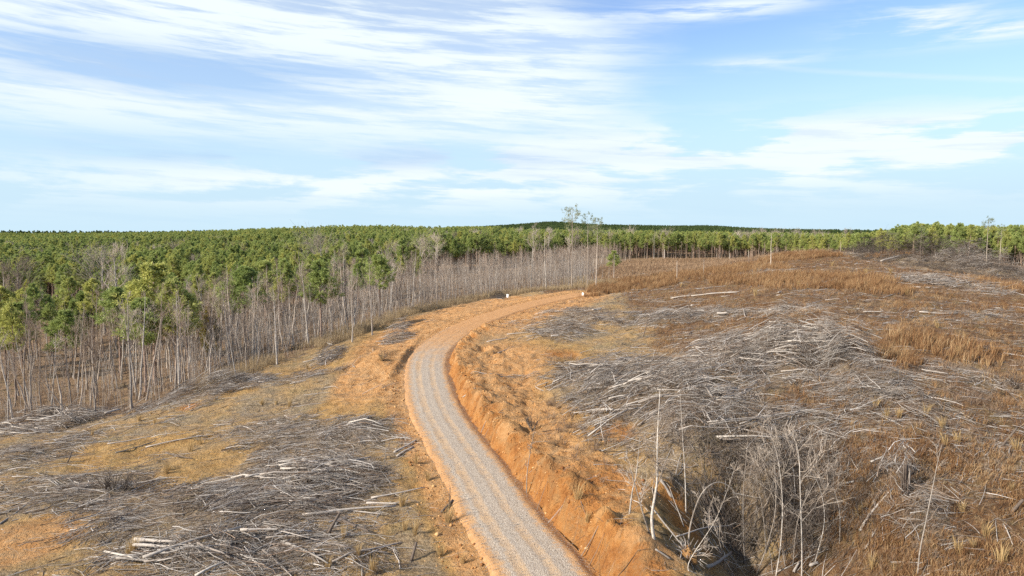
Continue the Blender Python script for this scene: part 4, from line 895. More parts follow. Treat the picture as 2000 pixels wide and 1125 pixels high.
PLAB = ['grey slash heap with pale logs left of the road in the foreground','flat spread of greenish grey brush across the left foreground','heap of thick branches at the bottom left of the picture','flat grey litter of twigs left of the road on bare clay','small branch pile with a split pale log beside the left road edge',
 'thin purple-grey twig litter on the left clay slope','low grey brush at the left edge of the felled ground','long heap of weathered poles against the woods at the far left','dark windrow of long thin stems slanting up the woodland edge','purple-grey twig litter above the bare clay patches on the left',
 'dark tangle of roots and poles at the left tip of the orange clearing','grey root heap beside the tan grass strip','small dark upright root tangle near the woods','thin line of sticks along the clay strip on the left','small dark stick pile by the left white sign','grey twig strip on the hill above the road bend','dark brush heap right of the road bend','long low brush line on the hillside above the big heap','grey twig patch near the end of the dirt road',
 'big sprawling slash heap covering the middle of the right hillside','highest slash heap, with a dark hollow beneath its log crown','brush fan spilling down the left end of the big heap','rear part of the big heap with crossed sticks','lower skirt of the big heap above the gully','brush slope falling right from the highest heap','thin twig scatter on the golden clay bank','far brush heap on the right skyline','dark brush heap at the right edge near the skyline','pale layer of poles in front of the far brush heaps',
 'tangled grey brush on the right wall of the gully','dense brush, toned dark for shade, filling the gully at the bottom','fan of grey poles on the slope right of the gully','round mound of fine grey brush beside the leaning white stem','pale strip of poles near the ridge crest','grey pole litter above the highest heap','thin sticks across the upper right hillside','dark skid line of rotting stems down the right slope','sparse sticks on the right slope near the picture edge','small dark brush patch at the right edge']
for i in range(len(PILES)): slash_pile(i, 'brush_pile', PLAB[i], 900 + i)
# loose sticks all over the felled ground
rg = np.random.default_rng(77)
def loose(n, xr, yr, l0, l1, r0, r1, keep, seed, K=4, S=3, ang=None, cu=.15):
    rg = np.random.default_rng(seed); y = np.exp(rg.uniform(math.log(yr[0]), math.log(yr[1]), n)); x = rg.uniform(xr[0], xr[1], n) * y
    k = inside(EDGE, x, y); d, s, z = road_dist(x, y); k &= (np.abs(d + .2) > 3.3) & (rg.random(n) < keep(x, y)); x, y = x[k], y[k]; m = len(x)
    L = rg.uniform(l0, l1, m); an = rg.normal(.1, .55, m) if ang is None else rg.normal(ang, .5, m); an = np.where(rg.random(m) < .2, rg.uniform(0, 3.14, m), an)
    sc = np.clip(y / 60, 1, 2.2)
    P = laid(rg, x, y, L, an, np.full(m, .015), K, curve=cu); return tubes(P, (rg.uniform(r0, r1, m) * sc)[:, None] * np.linspace(1.1, .45, K)[None], S)
def kp(x, y):
    if True: base_ = 1.0
    so = look(x, y, soil); li = look(x, y, lit); n = fbm(x * .16, y * .16, 141, 3)
    return np.clip(.20 + .55 * sst(n, .45, .62) + .5 * li - .75 * so + .10 * look(x, y, grass.astype(float)), .05, 1)
a = loose(80000, (-.85, .9), (32, 230), .3, 1.8, .005, .012, kp, 1) + (0,)
b = loose(22000, (-.85, .9), (32, 230), .6, 3.4, .012, .026, kp, 2, 5, 4) + (1,)
v, q, m = join([a, b]); tag(link('loose_slash', mesh_np('loose_slash', v, q, mats=[M_TWIG, M_STICK], mat_idx=m)), 'loose twigs and sticks scattered over the felled ground', 'slash', kind='stuff')
# tan stubble between the sticks
X = []; rgt = np.random.default_rng(5); n = 26000; y = np.exp(rgt.uniform(math.log(31), math.log(120), n)); x = rgt.uniform(-.85, .9, n) * y
k = inside(EDGE, x, y); d, _, _ = road_dist(x, y); k &= (d < -3.4) | ((d > 3.4) & (rgt.random(n) < sst(d, 5, 10))); k &= (rgt.random(n) < np.clip(.75 - 1.0 * look(x, y, soil), .02, 1)); x, y = x[k], y[k]
V, Qd, Td = tufts(x, y, 7, .08, .28, .007, .9, 6)
tag(link('dry_stubble', mesh_np('dry_stubble', V, Qd, Td, mats=[M_EDGEG])), 'short dry stubble between the sticks', 'grass', kind='stuff')

# brown grass on the right hillside
rgt = np.random.default_rng(8); n = 46000; y = np.exp(rgt.uniform(math.log(33), math.log(235), n)); x = rgt.uniform(.05, .9, n) * y
k = inside(EDGE, x, y); d, _, _ = road_dist(x, y); gk = look(x, y, grass.astype(float)); li = look(x, y, lit); cl = fbm(x * .22, y * .22, 151, 3)
k &= (np.abs(d) > 5) & (rgt.random(n) < gk * (.12 + 1.0 * sst(cl, .45, .62)) * np.clip(1.1 - .8 * li, .1, 1)); x, y = x[k], y[k]
V, Qd, Td = tufts(x, y, 12, .25, .75, .010, .8, 9)
near_ = len(x)
tag(link('hill_grass', mesh_np('hill_grass', V, Qd, Td, mats=[M_GRASS])), 'rust brown dry grass covering the right-hand hillside', 'grass', kind='stuff')
# tall grass on the ridge and beside the end of the road
rgt = np.random.default_rng(10); X1 = []; Y1 = []
for px, py, rx, ry, n in ((1240,552,90,10,1500),(1190,566,45,7,700),(1350,538,80,9,1300),(1450,522,70,8,1100),(1545,503,60,7,900),(1600,500,40,5,500),(1600,545,130,14,1200),(1480,545,90,10,800),(1700,560,60,14,500),(1140,580,40,3,120),(1750,500,60,4,200),(1960,560,60,18,400),(1700,690,60,26,260),(1840,680,80,30,260)):
    c, a, b = ell(px, py, rx, ry, GZ); t = rgt.uniform(0, 6.28, n); r = rgt.random(n) ** .5; X1.append(c[0] + a * r * np.cos(t)); Y1.append(c[1] + b * r * np.sin(t))
x, y = np.concatenate(X1), np.concatenate(Y1); d, _, _ = road_dist(x, y); k = np.abs(d) > 2.6; x, y = x[k], y[k]
V, Qd, Td = tufts(x, y, 12, .7, 1.7, .016, .45, 12)
tag(link('ridge_grass', mesh_np('ridge_grass', V, Qd, Td, mats=[M_GRASS])), 'tall tan grass along the ridge beyond the end of the road', 'grass', kind='stuff')

# single straw tufts that stand out
TU = [(640,1110),(728,1118),(700,1085),(860,1085),(905,1100),(875,1020),(790,1035),(810,1045),(785,990),(836,938),(812,905),(252,1085),(262,1078),(325,925),(330,918),(372,882),(392,868),(302,828),(272,822),(180,850),
 (1128,975),(1148,1020),(565,795),(540,790),(512,792),(672,1050),(600,720),(470,720),(1680,1000),(1675,1010),(1730,820),(1755,815),(1808,812),(1870,865),(1845,870),(1985,880),(1560,560),(1476,578),(1665,540),(1690,535),(1770,575),(1745,565),(1740,535),(1620,500),(1885,660),(1870,690),(1880,1000),(1900,1075),(1925,1050),(1870,1080),(1975,960),(1955,1100),(1840,840),(1710,795),(1625,520),(1705,1110),(745,705),(1330,560),(1260,560),(1830,640)]
TR = ['left foreground', 'left verge of the road', 'right hillside']
pm = []
for k_ in range(5):
    z0 = H(np.zeros(1), np.zeros(1))[0]; V, Qd, Td = tufts(np.zeros(1), np.zeros(1), 46, .9, 1.15, .011, .45, 300 + k_); V = V - np.array([0, 0, z0])
    pm.append(mesh_np('straw_tuft', V, Qd, Td, mats=[M_STRAW]))
for i, (px, py) in enumerate(TU):
    p = at(px, py); reg = 'on the right hillside' if px > 1200 else ('close to the road' if px > 770 else 'among the slash left of the road')
    o = link('grass_tuft', pm[i % 5], None, tuple(p), float(R.uniform(0, 6.28)), float(R.uniform(.75, 1.25) * (1.35 if p[1] > 90 else 1)))
    tag(o, 'upright straw-coloured grass tuft standing ' + reg, 'grass tuft', 'straw tufts ' + reg); remember(o, px, 'straw tufts', reg + (', lower rows' if py > 950 else (', upper rows' if py < 800 else ', middle rows')))

number_labels()
# --- logs that can be singled out: (px1,py1,px2,py2,radius m,material,label)
W_, D_, S_ = 'W', 'D', 'S'
LOGS = [(770,885,812,862,.10,W_,'split pale log beside the left road edge, upper of two'),(775,893,808,874,.09,W_,'pale log just below the split one beside the left road edge'),
 (725,975,828,954,.085,W_,'long bone-white pole with a hooked end pointing at the road'),(715,984,774,986,.07,W_,'short curved white pole just below the long hooked one'),
 (590,1008,772,996,.11,W_,'thick white log across the middle of the left foreground heap'),(640,998,772,1010,.07,W_,'thin white log crossing under the thick one in the left foreground heap'),
 (640,1042,662,1006,.11,D_,'short thick dark log propped on the left foreground heap'),(664,1018,720,1042,.13,D_,'dark split trunk lying right of the propped log'),
 (500,1000,622,988,.06,W_,'pinkish white pole left of the thick white log'),(545,915,642,898,.09,W_,'pale log at the top of the left foreground heap'),(640,922,725,910,.10,W_,'thick pale log at the upper right of the left heap'),(628,935,700,920,.07,W_,'slimmer pale log under the thick one at the upper right of the left heap'),
 (265,1068,345,1072,.13,W_,'fat bleached log end on the bottom left heap'),(262,1080,330,1086,.12,W_,'second bleached log under the fat one on the bottom left heap'),(280,1110,470,1052,.10,W_,'long pale trunk slanting up right in the bottom left heap'),
 (470,1052,610,1050,.09,W_,'pale pole continuing right from the long slanting trunk'),(228,1100,300,1106,.07,S_,'grey pole at the lower left of the bottom heap'),(555,1075,640,1118,.09,S_,'grey pole slanting down right in the bottom foreground'),
 (355,955,412,951,.11,W_,'stubby pale log on the clay patch left of the big heap'),(210,868,300,853,.07,W_,'thin white pole on the left clay bench'),(285,875,396,853,.08,W_,'long white pole right of the first on the left clay bench'),(225,885,330,850,.05,S_,'grey stem between the two white poles on the left clay bench'),
 (205,815,236,808,.13,W_,'cut log end sticking out of the far left pole heap'),(110,810,200,818,.10,S_,'long grey pole along the top of the far left heap'),(130,903,137,883,.07,D_,'short dark stub standing in the left clay patch'),
 (325,885,378,898,.08,D_,'dark crooked branch on the left clay bench'),(155,985,250,995,.07,D_,'dark fallen stem above the orange clay at bottom left'),(0,1025,50,988,.08,S_,'grey pole leaning up at the left picture edge'),(130,1030,245,993,.05,S_,'thin pale pole on the orange clay at bottom left'),
 (802,1095,812,1062,.10,D_,'short dark log standing among tufts below the road verge'),(862,1002,888,975,.10,D_,'dark stump log half buried beside the left verge'),(876,990,880,950,.04,D_,'thin dark stick upright by the left verge'),
 (950,668,992,661,.07,W_,'white pole on the golden slope right of the bend'),(972,690,1018,670,.05,W_,'thin bent pole on the golden slope right of the bend'),(904,778,928,760,.06,W_,'short white stick above the ditch at the bend'),
 (990,654,1035,650,.05,W_,'thin white pole left of the dark brush heap'),(1028,662,1062,655,.05,W_,'thin white pole in front of the dark brush heap'),(1076,662,1092,661,.12,W_,'short fat log under the dark brush heap'),
 (1310,584,1350,579,.10,W_,'long white log on the hill above the twig strip'),(1350,579,1440,573,.09,W_,'long thin white log running right across the upper hill'),(1350,598,1368,596,.13,W_,'stubby white log on the upper hill'),(1158,608,1174,606,.11,W_,'stubby pale log on the grey twig patch'),
 (1400,618,1420,617,.13,W_,'fat white log end in the long brush line'),(1310,570,1440,555,.05,S_,'thin grey pole on the upper hill'),(1520,572,1545,560,.08,W_,'pale log resting on another near the ridge'),(1518,578,1580,565,.07,W_,'long pale log near the ridge below the pole strip'),(1400,573,1444,571,.07,W_,'short white pole left of the ridge logs'),
 (1158,818,1198,817,.13,W_,'cut log with pale end at the left foot of the big heap'),(1120,802,1158,818,.06,D_,'dark branch left of the cut log at the foot of the big heap'),(1150,835,1185,828,.05,W_,'thin pale stick under the cut log at the foot of the big heap'),
 (1378,768,1392,790,.09,W_,'white log standing on end in the big heap'),(1400,800,1455,785,.07,W_,'pale pole pointing right in the middle of the big heap'),(1410,798,1440,782,.06,W_,'shorter pole crossing the pale one in the middle of the big heap'),
 (1378,845,1620,815,.06,W_,'very long white pole lying across the foot of the big heap'),(1385,848,1550,827,.05,S_,'grey pole parallel to and below the very long white one'),
 (1508,690,1524,652,.09,W_,'white stake leaning out of the big heap left of its crown'),(1500,678,1501,662,.10,S_,'short upright stake left of the leaning white one'),
 (1562,648,1600,655,.12,W_,'bleached log on top of the highest heap'),(1550,652,1592,640,.10,D_,'dark log under the crown of the highest heap'),(1560,655,1640,690,.10,W_,'long log sloping right from the crown of the highest heap'),(1590,672,1690,715,.09,S_,'grey trunk sloping down the right side of the highest heap'),(1570,672,1600,690,.10,W_,'thick short log below the crown of the highest heap'),
 (1340,690,1380,678,.07,W_,'pale pole on the rear left of the big heap'),(1125,710,1260,672,.06,W_,'long arching pole over the left end of the big heap'),(1050,760,1160,722,.05,W_,'long thin pole trailing down to the golden bank'),(1255,660,1265,630,.06,D_,'dark branch jutting from the rear of the big heap'),
 (1345,655,1358,643,.08,D_,'dark stub jutting above the heap left of centre'),(1240,765,1310,752,.07,W_,'pale log in the left half of the big heap'),(1290,715,1360,712,.06,W_,'pale pole bundle left in the big heap'),(1340,752,1400,740,.08,W_,'pale log in the dark centre of the big heap'),(1440,705,1490,712,.08,W_,'short log stack right of centre in the big heap'),(1442,714,1492,722,.08,W_,'second log of the short stack right of centre'),
 (1046,755,1070,768,.05,W_,'thin white stick above the golden bank'),(1720,515,1760,505,.12,W_,'pale pole leaning on the left end of the far heap'),(1790,562,1815,563,.13,W_,'stubby white logs below the far heap'),(1795,612,1870,614,.09,W_,'long white pole on the upper right slope'),(1686,610,1725,610,.10,W_,'white pole left of the long one on the upper right slope'),(1725,582,1770,572,.07,S_,'thin grey pole on the hill below the far heap'),
 (1960,692,2010,700,.09,W_,'white pole at the right picture edge'),(1800,728,1850,736,.05,W_,'thin white pole in the brown grass'),(1900,704,1912,698,.08,W_,'short white chunk in the brown grass'),(1700,920,1724,910,.07,W_,'short white log on the slope above the splintered stump'),(1640,950,1668,943,.09,W_,'pale broken log end beside the gully brush'),
 (1550,1120,1562,1100,.09,W_,'pale broken log end at the bottom of the gully'),(1580,1108,1598,1102,.12,W_,'fat pale log end at the bottom of the gully'),(1680,1040,1745,955,.10,W_,'long grey trunk slanting up to the splintered stump'),(1690,1075,1750,985,.06,S_,'thinner grey stem parallel to the slanting trunk'),
 (1710,835,1768,850,.10,D_,'dark rotten log in the brown grass right of the gully'),(1955,870,1985,833,.09,D_,'dark log leaning at the right edge of the slope'),(1975,1000,1995,972,.11,D_,'grey stub log near the right picture edge'),(1950,955,1968,968,.07,D_,'short dark stick beside the grey stub log'),(1960,1025,1988,1085,.04,W_,'thin pale stick near the bottom right corner'),
 (1840,690,1900,720,.12,D_,'dark rotting stem at the top of the skid line'),(1900,725,1990,790,.11,D_,'dark rotting stem at the lower end of the skid line'),(1380,1110,1450,1065,.14,S_,'thick grey trunk lying across the gully floor'),(1290,940,1312,975,.12,S_,'grey log wedged in the gully head'),(1250,965,1345,1085,.07,S_,'dark slanting pole beside the forked gully tree'),
 (1320,1052,1450,1030,.05,W_,'long pale curved branch spanning the gully'),(1280,1075,1310,1095,.06,S_,'short grey branch at the edge of the gully lip')]
MM = {'W': M_LOGW, 'D': M_LOGD, 'S': M_STICK}
for i, (x1, y1, x2, y2, r, mt, lb) in enumerate(LOGS):
    rg = np.random.default_rng(2000 + i); tall = abs(y2 - y1) > 1.2 * abs(x2 - x1)
    a0, b0 = at(x1, y1), at(x2, y2)
    onpile = 0
    for (c, a, b), p in zip(PW, PILES):
        q_ = ((a0[0] + b0[0]) / 2 - c[0]) ** 2 / a ** 2 + ((a0[1] + b0[1]) / 2 - c[1]) ** 2 / b ** 2
        if q_ < 1: onpile = max(onpile, p[4] * (1.0 - .8 * q_))
    if tall and abs(y2 - y1) < 60 and ('stub' in lb or 'stake' in lb or 'upright' in lb or 'propped' in lb or 'standing' in lb or 'jutting' in lb or 'leaning' in lb):
        lo, hi = ((x1, y1), (x2, y2)) if y1 > y2 else ((x2, y2), (x1, y1)); a0 = at(*lo); d = a0[1]
        b0 = a0 + np.array([(hi[0] - lo[0]) * d / FPX, rg.uniform(-.2, .5), (lo[1] - hi[1]) * d / FPX])
        a0 = a0 + np.array([0, 0, -.1 + .5 * onpile]); b0 = b0 + np.array([0, 0, .5 * onpile])
    else:
        a0 = a0 + np.array([0, 0, r + onpile * .85]); b0 = b0 + np.array([0, 0, r + onpile * .85])
        v_ = b0 - a0; L = np.linalg.norm(v_); mx = max(abs(x2 - x1), 20) * a0[1] / FPX * 2.2
        if L > mx: b0 = a0 + v_ * mx / L
    K = 7; s = np.linspace(0, 1, K)[:, None]; P = a0 * (1 - s) + b0 * s; L = np.linalg.norm(b0 - a0)
    bend_ = rg.normal(0, .02, 3) * L; P = P + bend_ * (4 * s * (1 - s)) + np.cumsum(rg.normal(0, .004, (K, 3)) * L, 0)
    far = max(1, min(1.5, a0[1] / 70)); o0 = P[0].copy()
    taper = np.linspace(1.15, .55 if L > 2.5 else .9, K) * rg.uniform(.92, 1.08, K)
    r = r * .78; v, q = tubes((P - o0)[None], (r * far * taper)[None], 8, True); parts = [(v, q)]
    nb_ = 3 if L > 2.5 else 1
    sb, sr = shoots(rg, (P - o0)[None], (r * far * taper)[None], nb_, .3, .9, lambda t, j, L_: .12 * j * min(L_[0, 0], 5), (.5, 1.0), 3, 0, .4, .1, .1)
    parts.append(tubes(sb, np.maximum(sr, .012), 5)); v, q, _ = join(parts)
    o = link('log', mesh_np('log', v, q, mats=[MM[mt]], smooth=True), None, tuple(o0)); tag(o, lb, 'log')

# stump with splintered poles
p = at(1766, 965); rg = np.random.default_rng(66); n = 15; a = rg.uniform(0, 6.28, n); r = rg.uniform(.05, .22, n); h = rg.uniform(1.1, 2.4, n)
P = np.zeros((n, 4, 3)); s = np.linspace(0, 1, 4); P[:, :, 0] = (r * np.cos(a))[:, None] * (1 + .5 * s) ; P[:, :, 1] = (r * np.sin(a))[:, None] * (1 + .3 * s); P[:, :, 2] = -.2 + h[:, None] * s
v, q, m = join([tubes(P, rg.uniform(.03, .075, n)[:, None] * np.array([1.6, 1.1, .9, .4])[None], 5, True) + (0,)])
o = link('splintered_stump', mesh_np('splintered_stump', v, q, mats=[M_LOGD]), None, (p[0], p[1], p[2])); tag(o, 'tall grey splintered stump standing on the right slope', 'stump')
# rootball at the gully mouth
import mathutils
p = at(1345, 1098); rg = np.random.default_rng(67); n = 90; d = unit(rg.normal(size=(n, 3)) + np.array([0, 0, .5])); s = np.linspace(0, 1, 4)
P = d[:, None, :] * (.25 + rg.uniform(.4, .95, n)[:, None, None] * s[None, :, None]); P = P + np.cumsum(rg.normal(0, .05, P.shape), 1)
th, ph = np.meshgrid(np.linspace(0, 2 * math.pi, 25), np.linspace(.001, math.pi - .001, 14)); rr = .30 + .42 * fbm(np.cos(th) * 2.4 + 5, ph * 2.4 + np.sin(th), 77, 4)
V = np.stack([rr * np.cos(th) * np.sin(ph), rr * np.sin(th) * np.sin(ph), rr * np.cos(ph)], -1).reshape(-1, 3); ii = np.arange(14 * 25).reshape(14, 25)
Qb = np.stack([ii[:-1, :-1], ii[1:, :-1], ii[1:, 1:], ii[:-1, 1:]], -1).reshape(-1, 4)
M_CLOD, N_, b_ = mat('clay_clod', .95, .1); nn2 = N_.noise(N_.new('ShaderNodeTexCoord').outputs['Object'], 4, 5, .7); N_.l.new(N_.ramp(nn2, [(.3, (.12, .06, .03)), (.6, (.38, .21, .085))]), b_.inputs['Base Color']); bump(N_, b_, nn2, .8, .2)
v, q, m = join([(V, Qb, 0), tubes(P, np.linspace(.03, .008, 4)[None] * np.ones((n, 1)), 4) + (1,)])
o = link('root_ball', mesh_np('root_ball', v, q, mats=[M_CLOD, M_STICK], mat_idx=m), None, (p[0], p[1], p[2] + .35)); tag(o, 'clay-caked root ball at the mouth of the gully', 'root ball')

# --- thin trees in and around the gully: (base px,py, via points..., top), radius, label
def bent(name, pts, r0, lab, seed, nb=7, brl=.28, matl=None, up=.15, yo=None):
    rg = np.random.default_rng(seed); b = at(*pts[0]) if pts[0][1] <= 1124 else at(pts[0][0], 1124)
    d = b[1]; W3 = []
    for i, (px, py) in enumerate(pts):
        y = d + (yo[i] if yo else rg.normal(0, .15) * (i > 0)); dx, dy, dz = ray(px, py); t = y / dy; W3.append((dx * t, y, CZ + dz * t))
    W3 = np.array(W3); W3[0, 2] = min(W3[0, 2], b[2]) - .2; r0 = r0 * .8; Cc = catmull(W3, 6); K = len(Cc); rr = r0 * (1 - np.linspace(0, .82, K)); o0 = Cc[0].copy(); P = (Cc - o0)[None]
    tv_, tq = tubes(P, rr[None], 7)
    b1, r1 = shoots(rg, P, rr[None], nb, .35, .98, lambda t, j, L: L * brl * j * (1.2 - t), (.4, 1.0), 6, 0, .45, .18, up)
    b2, r2 = shoots(rg, b1, r1, 5, .2, 1.0, lambda t, j, L: L * .5 * j, (.4, .9), 4, 0, .6, .2, .05)
    b3, r3 = shoots(rg, b2, r2, 3, .2, 1.0, lambda t, j, L: L * .5 * j, (.4, .9), 3, 0, .6, .2, 0)
    o = bpy.data.objects.new(name, None); COL.objects.link(o); o.location = tuple(o0); tag(o, lab, 'tree')
    link('trunk', mesh_np('trunk', tv_, tq, mats=[matl or M_BIRCH], smooth=True), o)
    v, q, _ = join([tubes(b1, np.maximum(r1, .010), 5), tubes(b2, np.maximum(r2, .008), 4), tubes(b3, np.maximum(r3, .006), 3)])
    link('crown', mesh_np('crown', v, q, mats=[M_BARK], smooth=True), o)
bent('bent_sapling', [(1028,968),(1030,920),(1038,870),(1045,832)], .055, 'single bent sapling leaning out of the cut bank beside the road', 1, 9, .10)
bent('birch_tree', [(1278,1052),(1273,1010),(1283,940),(1284,860),(1289,762)], .115, 'pale forked tree on the lip of the gully, tallest of those there', 2, 18, .26)
bent('birch_tree', [(1272,1045),(1255,1000),(1240,945),(1225,900)], .07, 'left-leaning second stem of the forked gully tree', 3, 6, .3)
bent('birch_tree', [(1229,1003),(1235,960),(1243,925),(1250,850)], .07, 'short pale tree with a broken top left of the forked gully tree', 4, 5, .3)
bent('birch_tree', [(1340,1000),(1338,930),(1333,850),(1328,760)], .05, 'thin straight pale stem right behind the forked gully tree', 5, 9, .22)
bent('arched_sapling', [(1343,1064),(1350,1020),(1370,965),(1400,942),(1430,955),(1450,990)], .07, 'sapling bent over in a full arch above the gully', 6, 5, .12, up=-.3)
bent('birch_tree', [(1455,1100),(1452,1040),(1452,960),(1457,900),(1462,840)], .06, 'pale stem rising from the middle of the gully brush', 7, 12, .26)
bent('birch_tree', [(1475,1124),(1500,1060),(1515,990),(1512,900),(1500,820),(1488,765)], .05, 'thin wavy stem in the centre right of the gully brush', 8, 10, .25)
bent('birch_tree', [(1566,1124),(1566,1060),(1563,960),(1560,890),(1548,845)], .06, 'straight grey-green stem at the right side of the gully', 9, 14, .28)
bent('birch_tree', [(1515,1124),(1525,1060),(1528,980),(1520,900),(1505,850)], .05, 'grey stem just left of the straight grey-green one', 10, 10, .25)
bent('birch_tree', [(1360,1124),(1345,1100),(1400,1010),(1440,900)], .035, 'thin whip slanting right across the gully', 11, 8, .2)
bent('birch_tree', [(1548,1105),(1560,1010),(1600,930),(1640,880)], .05, 'grey limb leaning right out of the gully', 12, 12, .3)
bent('birch_tree', [(1420,1110),(1400,1040),(1380,1000)], .04, 'short bent whip in the lower gully', 13, 6, .3)
bent('birch_tree', [(1590,1100),(1610,1020),(1600,950),(1570,900)], .04, 'curved whip at the right rim of the gully', 14, 9, .3)
bent('birch_tree', [(1640,1060),(1640,1000),(1628,950),(1630,905)], .04, 'short grey stem right of the gully rim', 15, 8, .3)
bent('birch_tree', [(1497,1080),(1490,1000),(1478,930),(1490,880)], .04, 'thin grey stem deep in the gully brush', 16, 12, .3)
bent('birch_sapling', [(1788,1190),(1795,1090),(1808,1020),(1822,950),(1832,900),(1840,868)], .055, 'leaning white stem with one side branch at the bottom right', 17, 2, .25)
# hanging brush between them
rg = np.random.default_rng(90); parts = []
for px, py, rx, ry, n, hh in ((1540,930,130,60,150,2.2),(1480,1030,130,60,150,2.5),(1600,1060,80,50,110,2.0),(1400,900,110,40,110,1.4),(1660,960,60,50,60,1.3)):
    c, a, b = ell(px, py, rx, ry, GZ); t = rg.uniform(0, 6.28, n); r = rg.random(n) ** .5; x = c[0] + a * r * np.cos(t); y = c[1] + b * r * np.sin(t)
    K = 7; s = np.linspace(0, 1, K); an = rg.uniform(0, 6.28, n); h = rg.uniform(.6, 1, n) * hh; w = rg.uniform(.3, 1.0, n) * hh
    P = np.zeros((n, K, 3)); P[:, :, 0] = x[:, None] + np.cos(an)[:, None] * w[:, None] * s; P[:, :, 1] = y[:, None] + np.sin(an)[:, None] * w[:, None] * s
    P[:, :, 2] = H(x, y)[:, None] + h[:, None] * (np.sin(s * rg.uniform(1.6, 2.9, n)[:, None])); P += np.cumsum(rg.normal(0, .05, P.shape), 1) * (s > 0)[None, :, None]
    parts.append(tubes(P, rg.uniform(.008, .018, n)[:, None] * np.linspace(1.2, .4, K)[None], 4))
    b2, r2 = shoots(rg, P, np.full((1, K), .012), 5, .3, 1, lambda t, j, L: L * .4 * j, (.4, .9), 4, 0, .6, .2, -.1); parts.append(tubes(b2, np.maximum(r2, .006), 3))
v, q, _ = join(parts); tag(link('gully_brush', mesh_np('gully_brush', v, q, mats=[M_DARKTWIG])), 'arching grey whips and vines tangled over the gully', 'brush', kind='stuff')  # darker twig colour here carries the shade of the gully
# small dark shrubs and clods beside the road
for i, (px, py, lb) in enumerate([(748,705,'tiny dark twig bush on the orange clearing'),(222,960,'dark leafless shrub on the left clay slope'),(245,962,'second dark leafless shrub right beside the first on the left clay slope'),(205,958,'lowest dark shrub at the left of the pair on the clay slope'),(1040,842,'dark bushy twig clump behind the bent sapling'),(1980,760,'dark shrub near the right picture edge')]):
    p = at(px, py); rg = np.random.default_rng(400 + i); T = np.zeros((9, 4, 3)); s = np.linspace(0, 1, 4); a = rg.uniform(0, 6.28, 9); T[:, :, 0] = np.cos(a)[:, None] * s * .5; T[:, :, 1] = np.sin(a)[:, None] * s * .5; T[:, :, 2] = s * rg.uniform(.7, 1.3, 9)[:, None]
    b1, r1 = shoots(rg, T, np.full((1, 4), .02), 6, .3, 1, lambda t, j, L: L * .45 * j, (.4, .9), 3, 0, .6)
    v, q, _ = join([tubes(T, np.full((9, 4), .018), 4), tubes(b1, np.maximum(r1, .009), 3)]); tag(link('shrub', mesh_np('shrub', v, q, mats=[M_DARKTWIG]), None, (p[0], p[1], p[2] - .05)), lb, 'shrub')

# --- the two small white boards by the end of the road
M_WHITE, N_, b_ = mat('white_board', .5, .3); b_.inputs['Base Color'].default_value = (.82, .82, .80, 1)
M_STAKE, N_, b_ = mat('board_stake', .8, .2); nn3 = N_.noise(N_.new('ShaderNodeTexCoord').outputs['Object'], 12, 4, .6); N_.l.new(N_.ramp(nn3, [(.3, (.25, .19, .13)), (.7, (.42, .33, .24))]), b_.inputs['Base Color'])
def boxm(name, x0, x1, y0, y1, z0, z1, m, parent):
    V = np.array([(x, y, z) for z in (z0, z1) for y in (y0, y1) for x in (x0, x1)]); Qx = np.array([(0, 2, 3, 1), (4, 5, 7, 6), (0, 1, 5, 4), (2, 6, 7, 3), (0, 4, 6, 2), (1, 3, 7, 5)])
    o = link(name, mesh_np(name, V, Qx, mats=[m]), parent); bv = o.modifiers.new('b', 'BEVEL'); bv.width = .008; return o
for (px, py, w, h, lb, rz) in ((991, 583, .5, .8, 'small white board on two stakes at the left edge of the orange road end', -.3), (1138, 579, .42, .6, 'small white board on two stakes in the grass at the right of the road end', -.5)):
    p = at(px, py); o = bpy.data.objects.new('white_sign', None); COL.objects.link(o); o.location = tuple(p); o.rotation_euler = (0, .06, rz); tag(o, lb, 'sign')
    boxm('panel', -w / 2, w / 2, -.015, .015, .22, .22 + h, M_WHITE, o)
    for s_ in (-1, 1): boxm('stake', s_ * w * .36 - .025, s_ * w * .36 + .025, .0165, .0565, -.3, .22 + h * .9, M_STAKE, o)

rgt = np.random.default_rng(18); n = 15000; y = np.exp(rgt.uniform(math.log(33), math.log(200), n)); x = rgt.uniform(.05, .9, n) * y
k = inside(EDGE, x, y); dd, _, _ = road_dist(x, y); k &= (np.abs(dd) > 6) & (rgt.random(n) < sst(fbm(x * .13, y * .13, 181, 3), .44, .62)); x, y = x[k], y[k]
V, Qd, Td = tufts(x, y, 14, .2, .8, .008, 1.0, 19)
tag(link('dry_weeds', mesh_np('dry_weeds', V, Qd, Td, mats=[M_SHRUB])), 'dark brown dry weeds and briars mixed through the hillside grass', 'weeds', kind='stuff')
# --- clods of clay and spilled gravel
def lumps(x, y, r, seed, sink=.25):
    rg = np.random.default_rng(seed); n = len(x); O = np.array([(1, 0, 0), (0, 1, 0), (-1, 0, 0), (0, -1, 0), (0, 0, 1), (0, 0, -1)], float)
    V = O[None] * rg.uniform(.6, 1.25, (n, 6, 1)) * r[:, None, None] * np.array([1.1, 1, .75]); a = rg.uniform(0, 6.28, n); c, s = np.cos(a)[:, None], np.sin(a)[:, None]
    V = np.stack([V[..., 0] * c - V[..., 1] * s, V[..., 0] * s + V[..., 1] * c, V[..., 2]], -1); V += rg.normal(0, .12, V.shape) * r[:, None, None]
    V += np.stack([x, y, H(x, y) + r * (1 - 2 * sink) * .6], 1)[:, None]
    T = np.array([(0, 1, 4), (1, 2, 4), (2, 3, 4), (3, 0, 4), (1, 0, 5), (2, 1, 5), (3, 2, 5), (0, 3, 5)]); return V.reshape(-1, 3), (np.arange(n)[:, None, None] * 6 + T[None]).reshape(-1, 3)
rg = np.random.default_rng(31); n = 9000; s_ = rg.uniform(5, 125, n); k = np.clip((s_ / .35).astype(int), 0, len(RC) - 1)
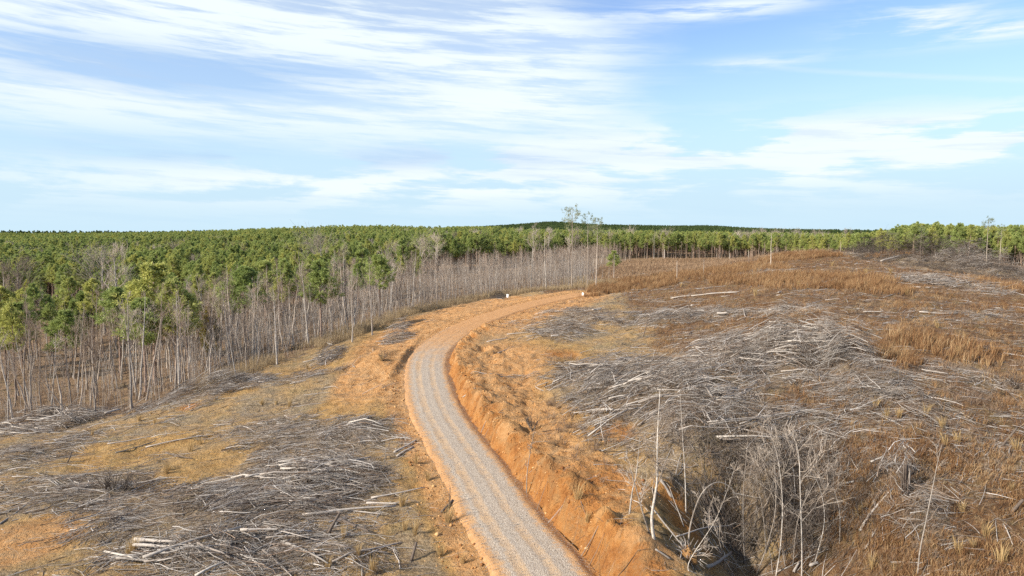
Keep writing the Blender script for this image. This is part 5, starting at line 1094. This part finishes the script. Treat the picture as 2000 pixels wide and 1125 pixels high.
dd = np.where(rg.random(n) < .62, rg.normal(3.6, .9, n), rg.normal(-3.4, .9, n)); dd = np.where(rg.random(n) < .2, rg.uniform(3, 11, n), dd)
x = RC[k, 0] + RN[k, 0] * dd; y = RC[k, 1] + RN[k, 1] * dd; ok = np.abs(dd) > 2.5; x, y = x[ok], y[ok]
V, T = lumps(x, y, rg.gamma(1.6, .026, len(x)).clip(.015, .17), 32); M_CL = mat('loose_clay', .95, .1); N_ = M_CL[1]; g_ = N_.new('ShaderNodeNewGeometry').outputs['Random Per Island']
N_.l.new(N_.ramp(g_, [(0, (.20, .08, .03)), (.6, (.44, .22, .08)), (1, (.60, .38, .18))]), M_CL[2].inputs['Base Color'])
tag(link('clay_clods', mesh_np('clay_clods', V, None, T, mats=[M_CL[0]])), 'crumbled orange clay clods along the cut bank and verges', 'clods', kind='stuff')
n = 15000; s_ = rg.uniform(2, 80, n); k = np.clip((s_ / .35).astype(int), 0, len(RC) - 1); dd = rg.normal(0, 1.6, n); dd = np.where(rg.random(n) < .35, np.sign(dd) * rg.normal(2.45, .25, n), dd); dd = dd[np.abs(dd) < 3.2]; k = k[:len(dd)]
x = RC[k, 0] + RN[k, 0] * dd; y = RC[k, 1] + RN[k, 1] * dd; rr = rg.uniform(.013, .034, len(x)); V, T = lumps(x, y, rr, 33)
zr_ = RC[k, 2] + .04 - .34 * sst(np.abs(dd), 2.1, 3.1) + .0; zz = np.maximum(H(x, y), zr_) - H(x, y); V = V + np.repeat(np.stack([0 * x, 0 * x, zz], 1), 6, 0)
M_GR = mat('loose_stone', .9, .2); N_ = M_GR[1]; g_ = N_.new('ShaderNodeNewGeometry').outputs['Random Per Island']
N_.l.new(N_.ramp(g_, [(0, (.17, .15, .13)), (.5, (.30, .27, .235)), (1, (.50, .46, .41))]), M_GR[2].inputs['Base Color'])
tag(link('loose_gravel', mesh_np('loose_gravel', V, None, T, mats=[M_GR[0]])), 'loose grey stones on the road and spilled along its edges', 'gravel', kind='stuff')
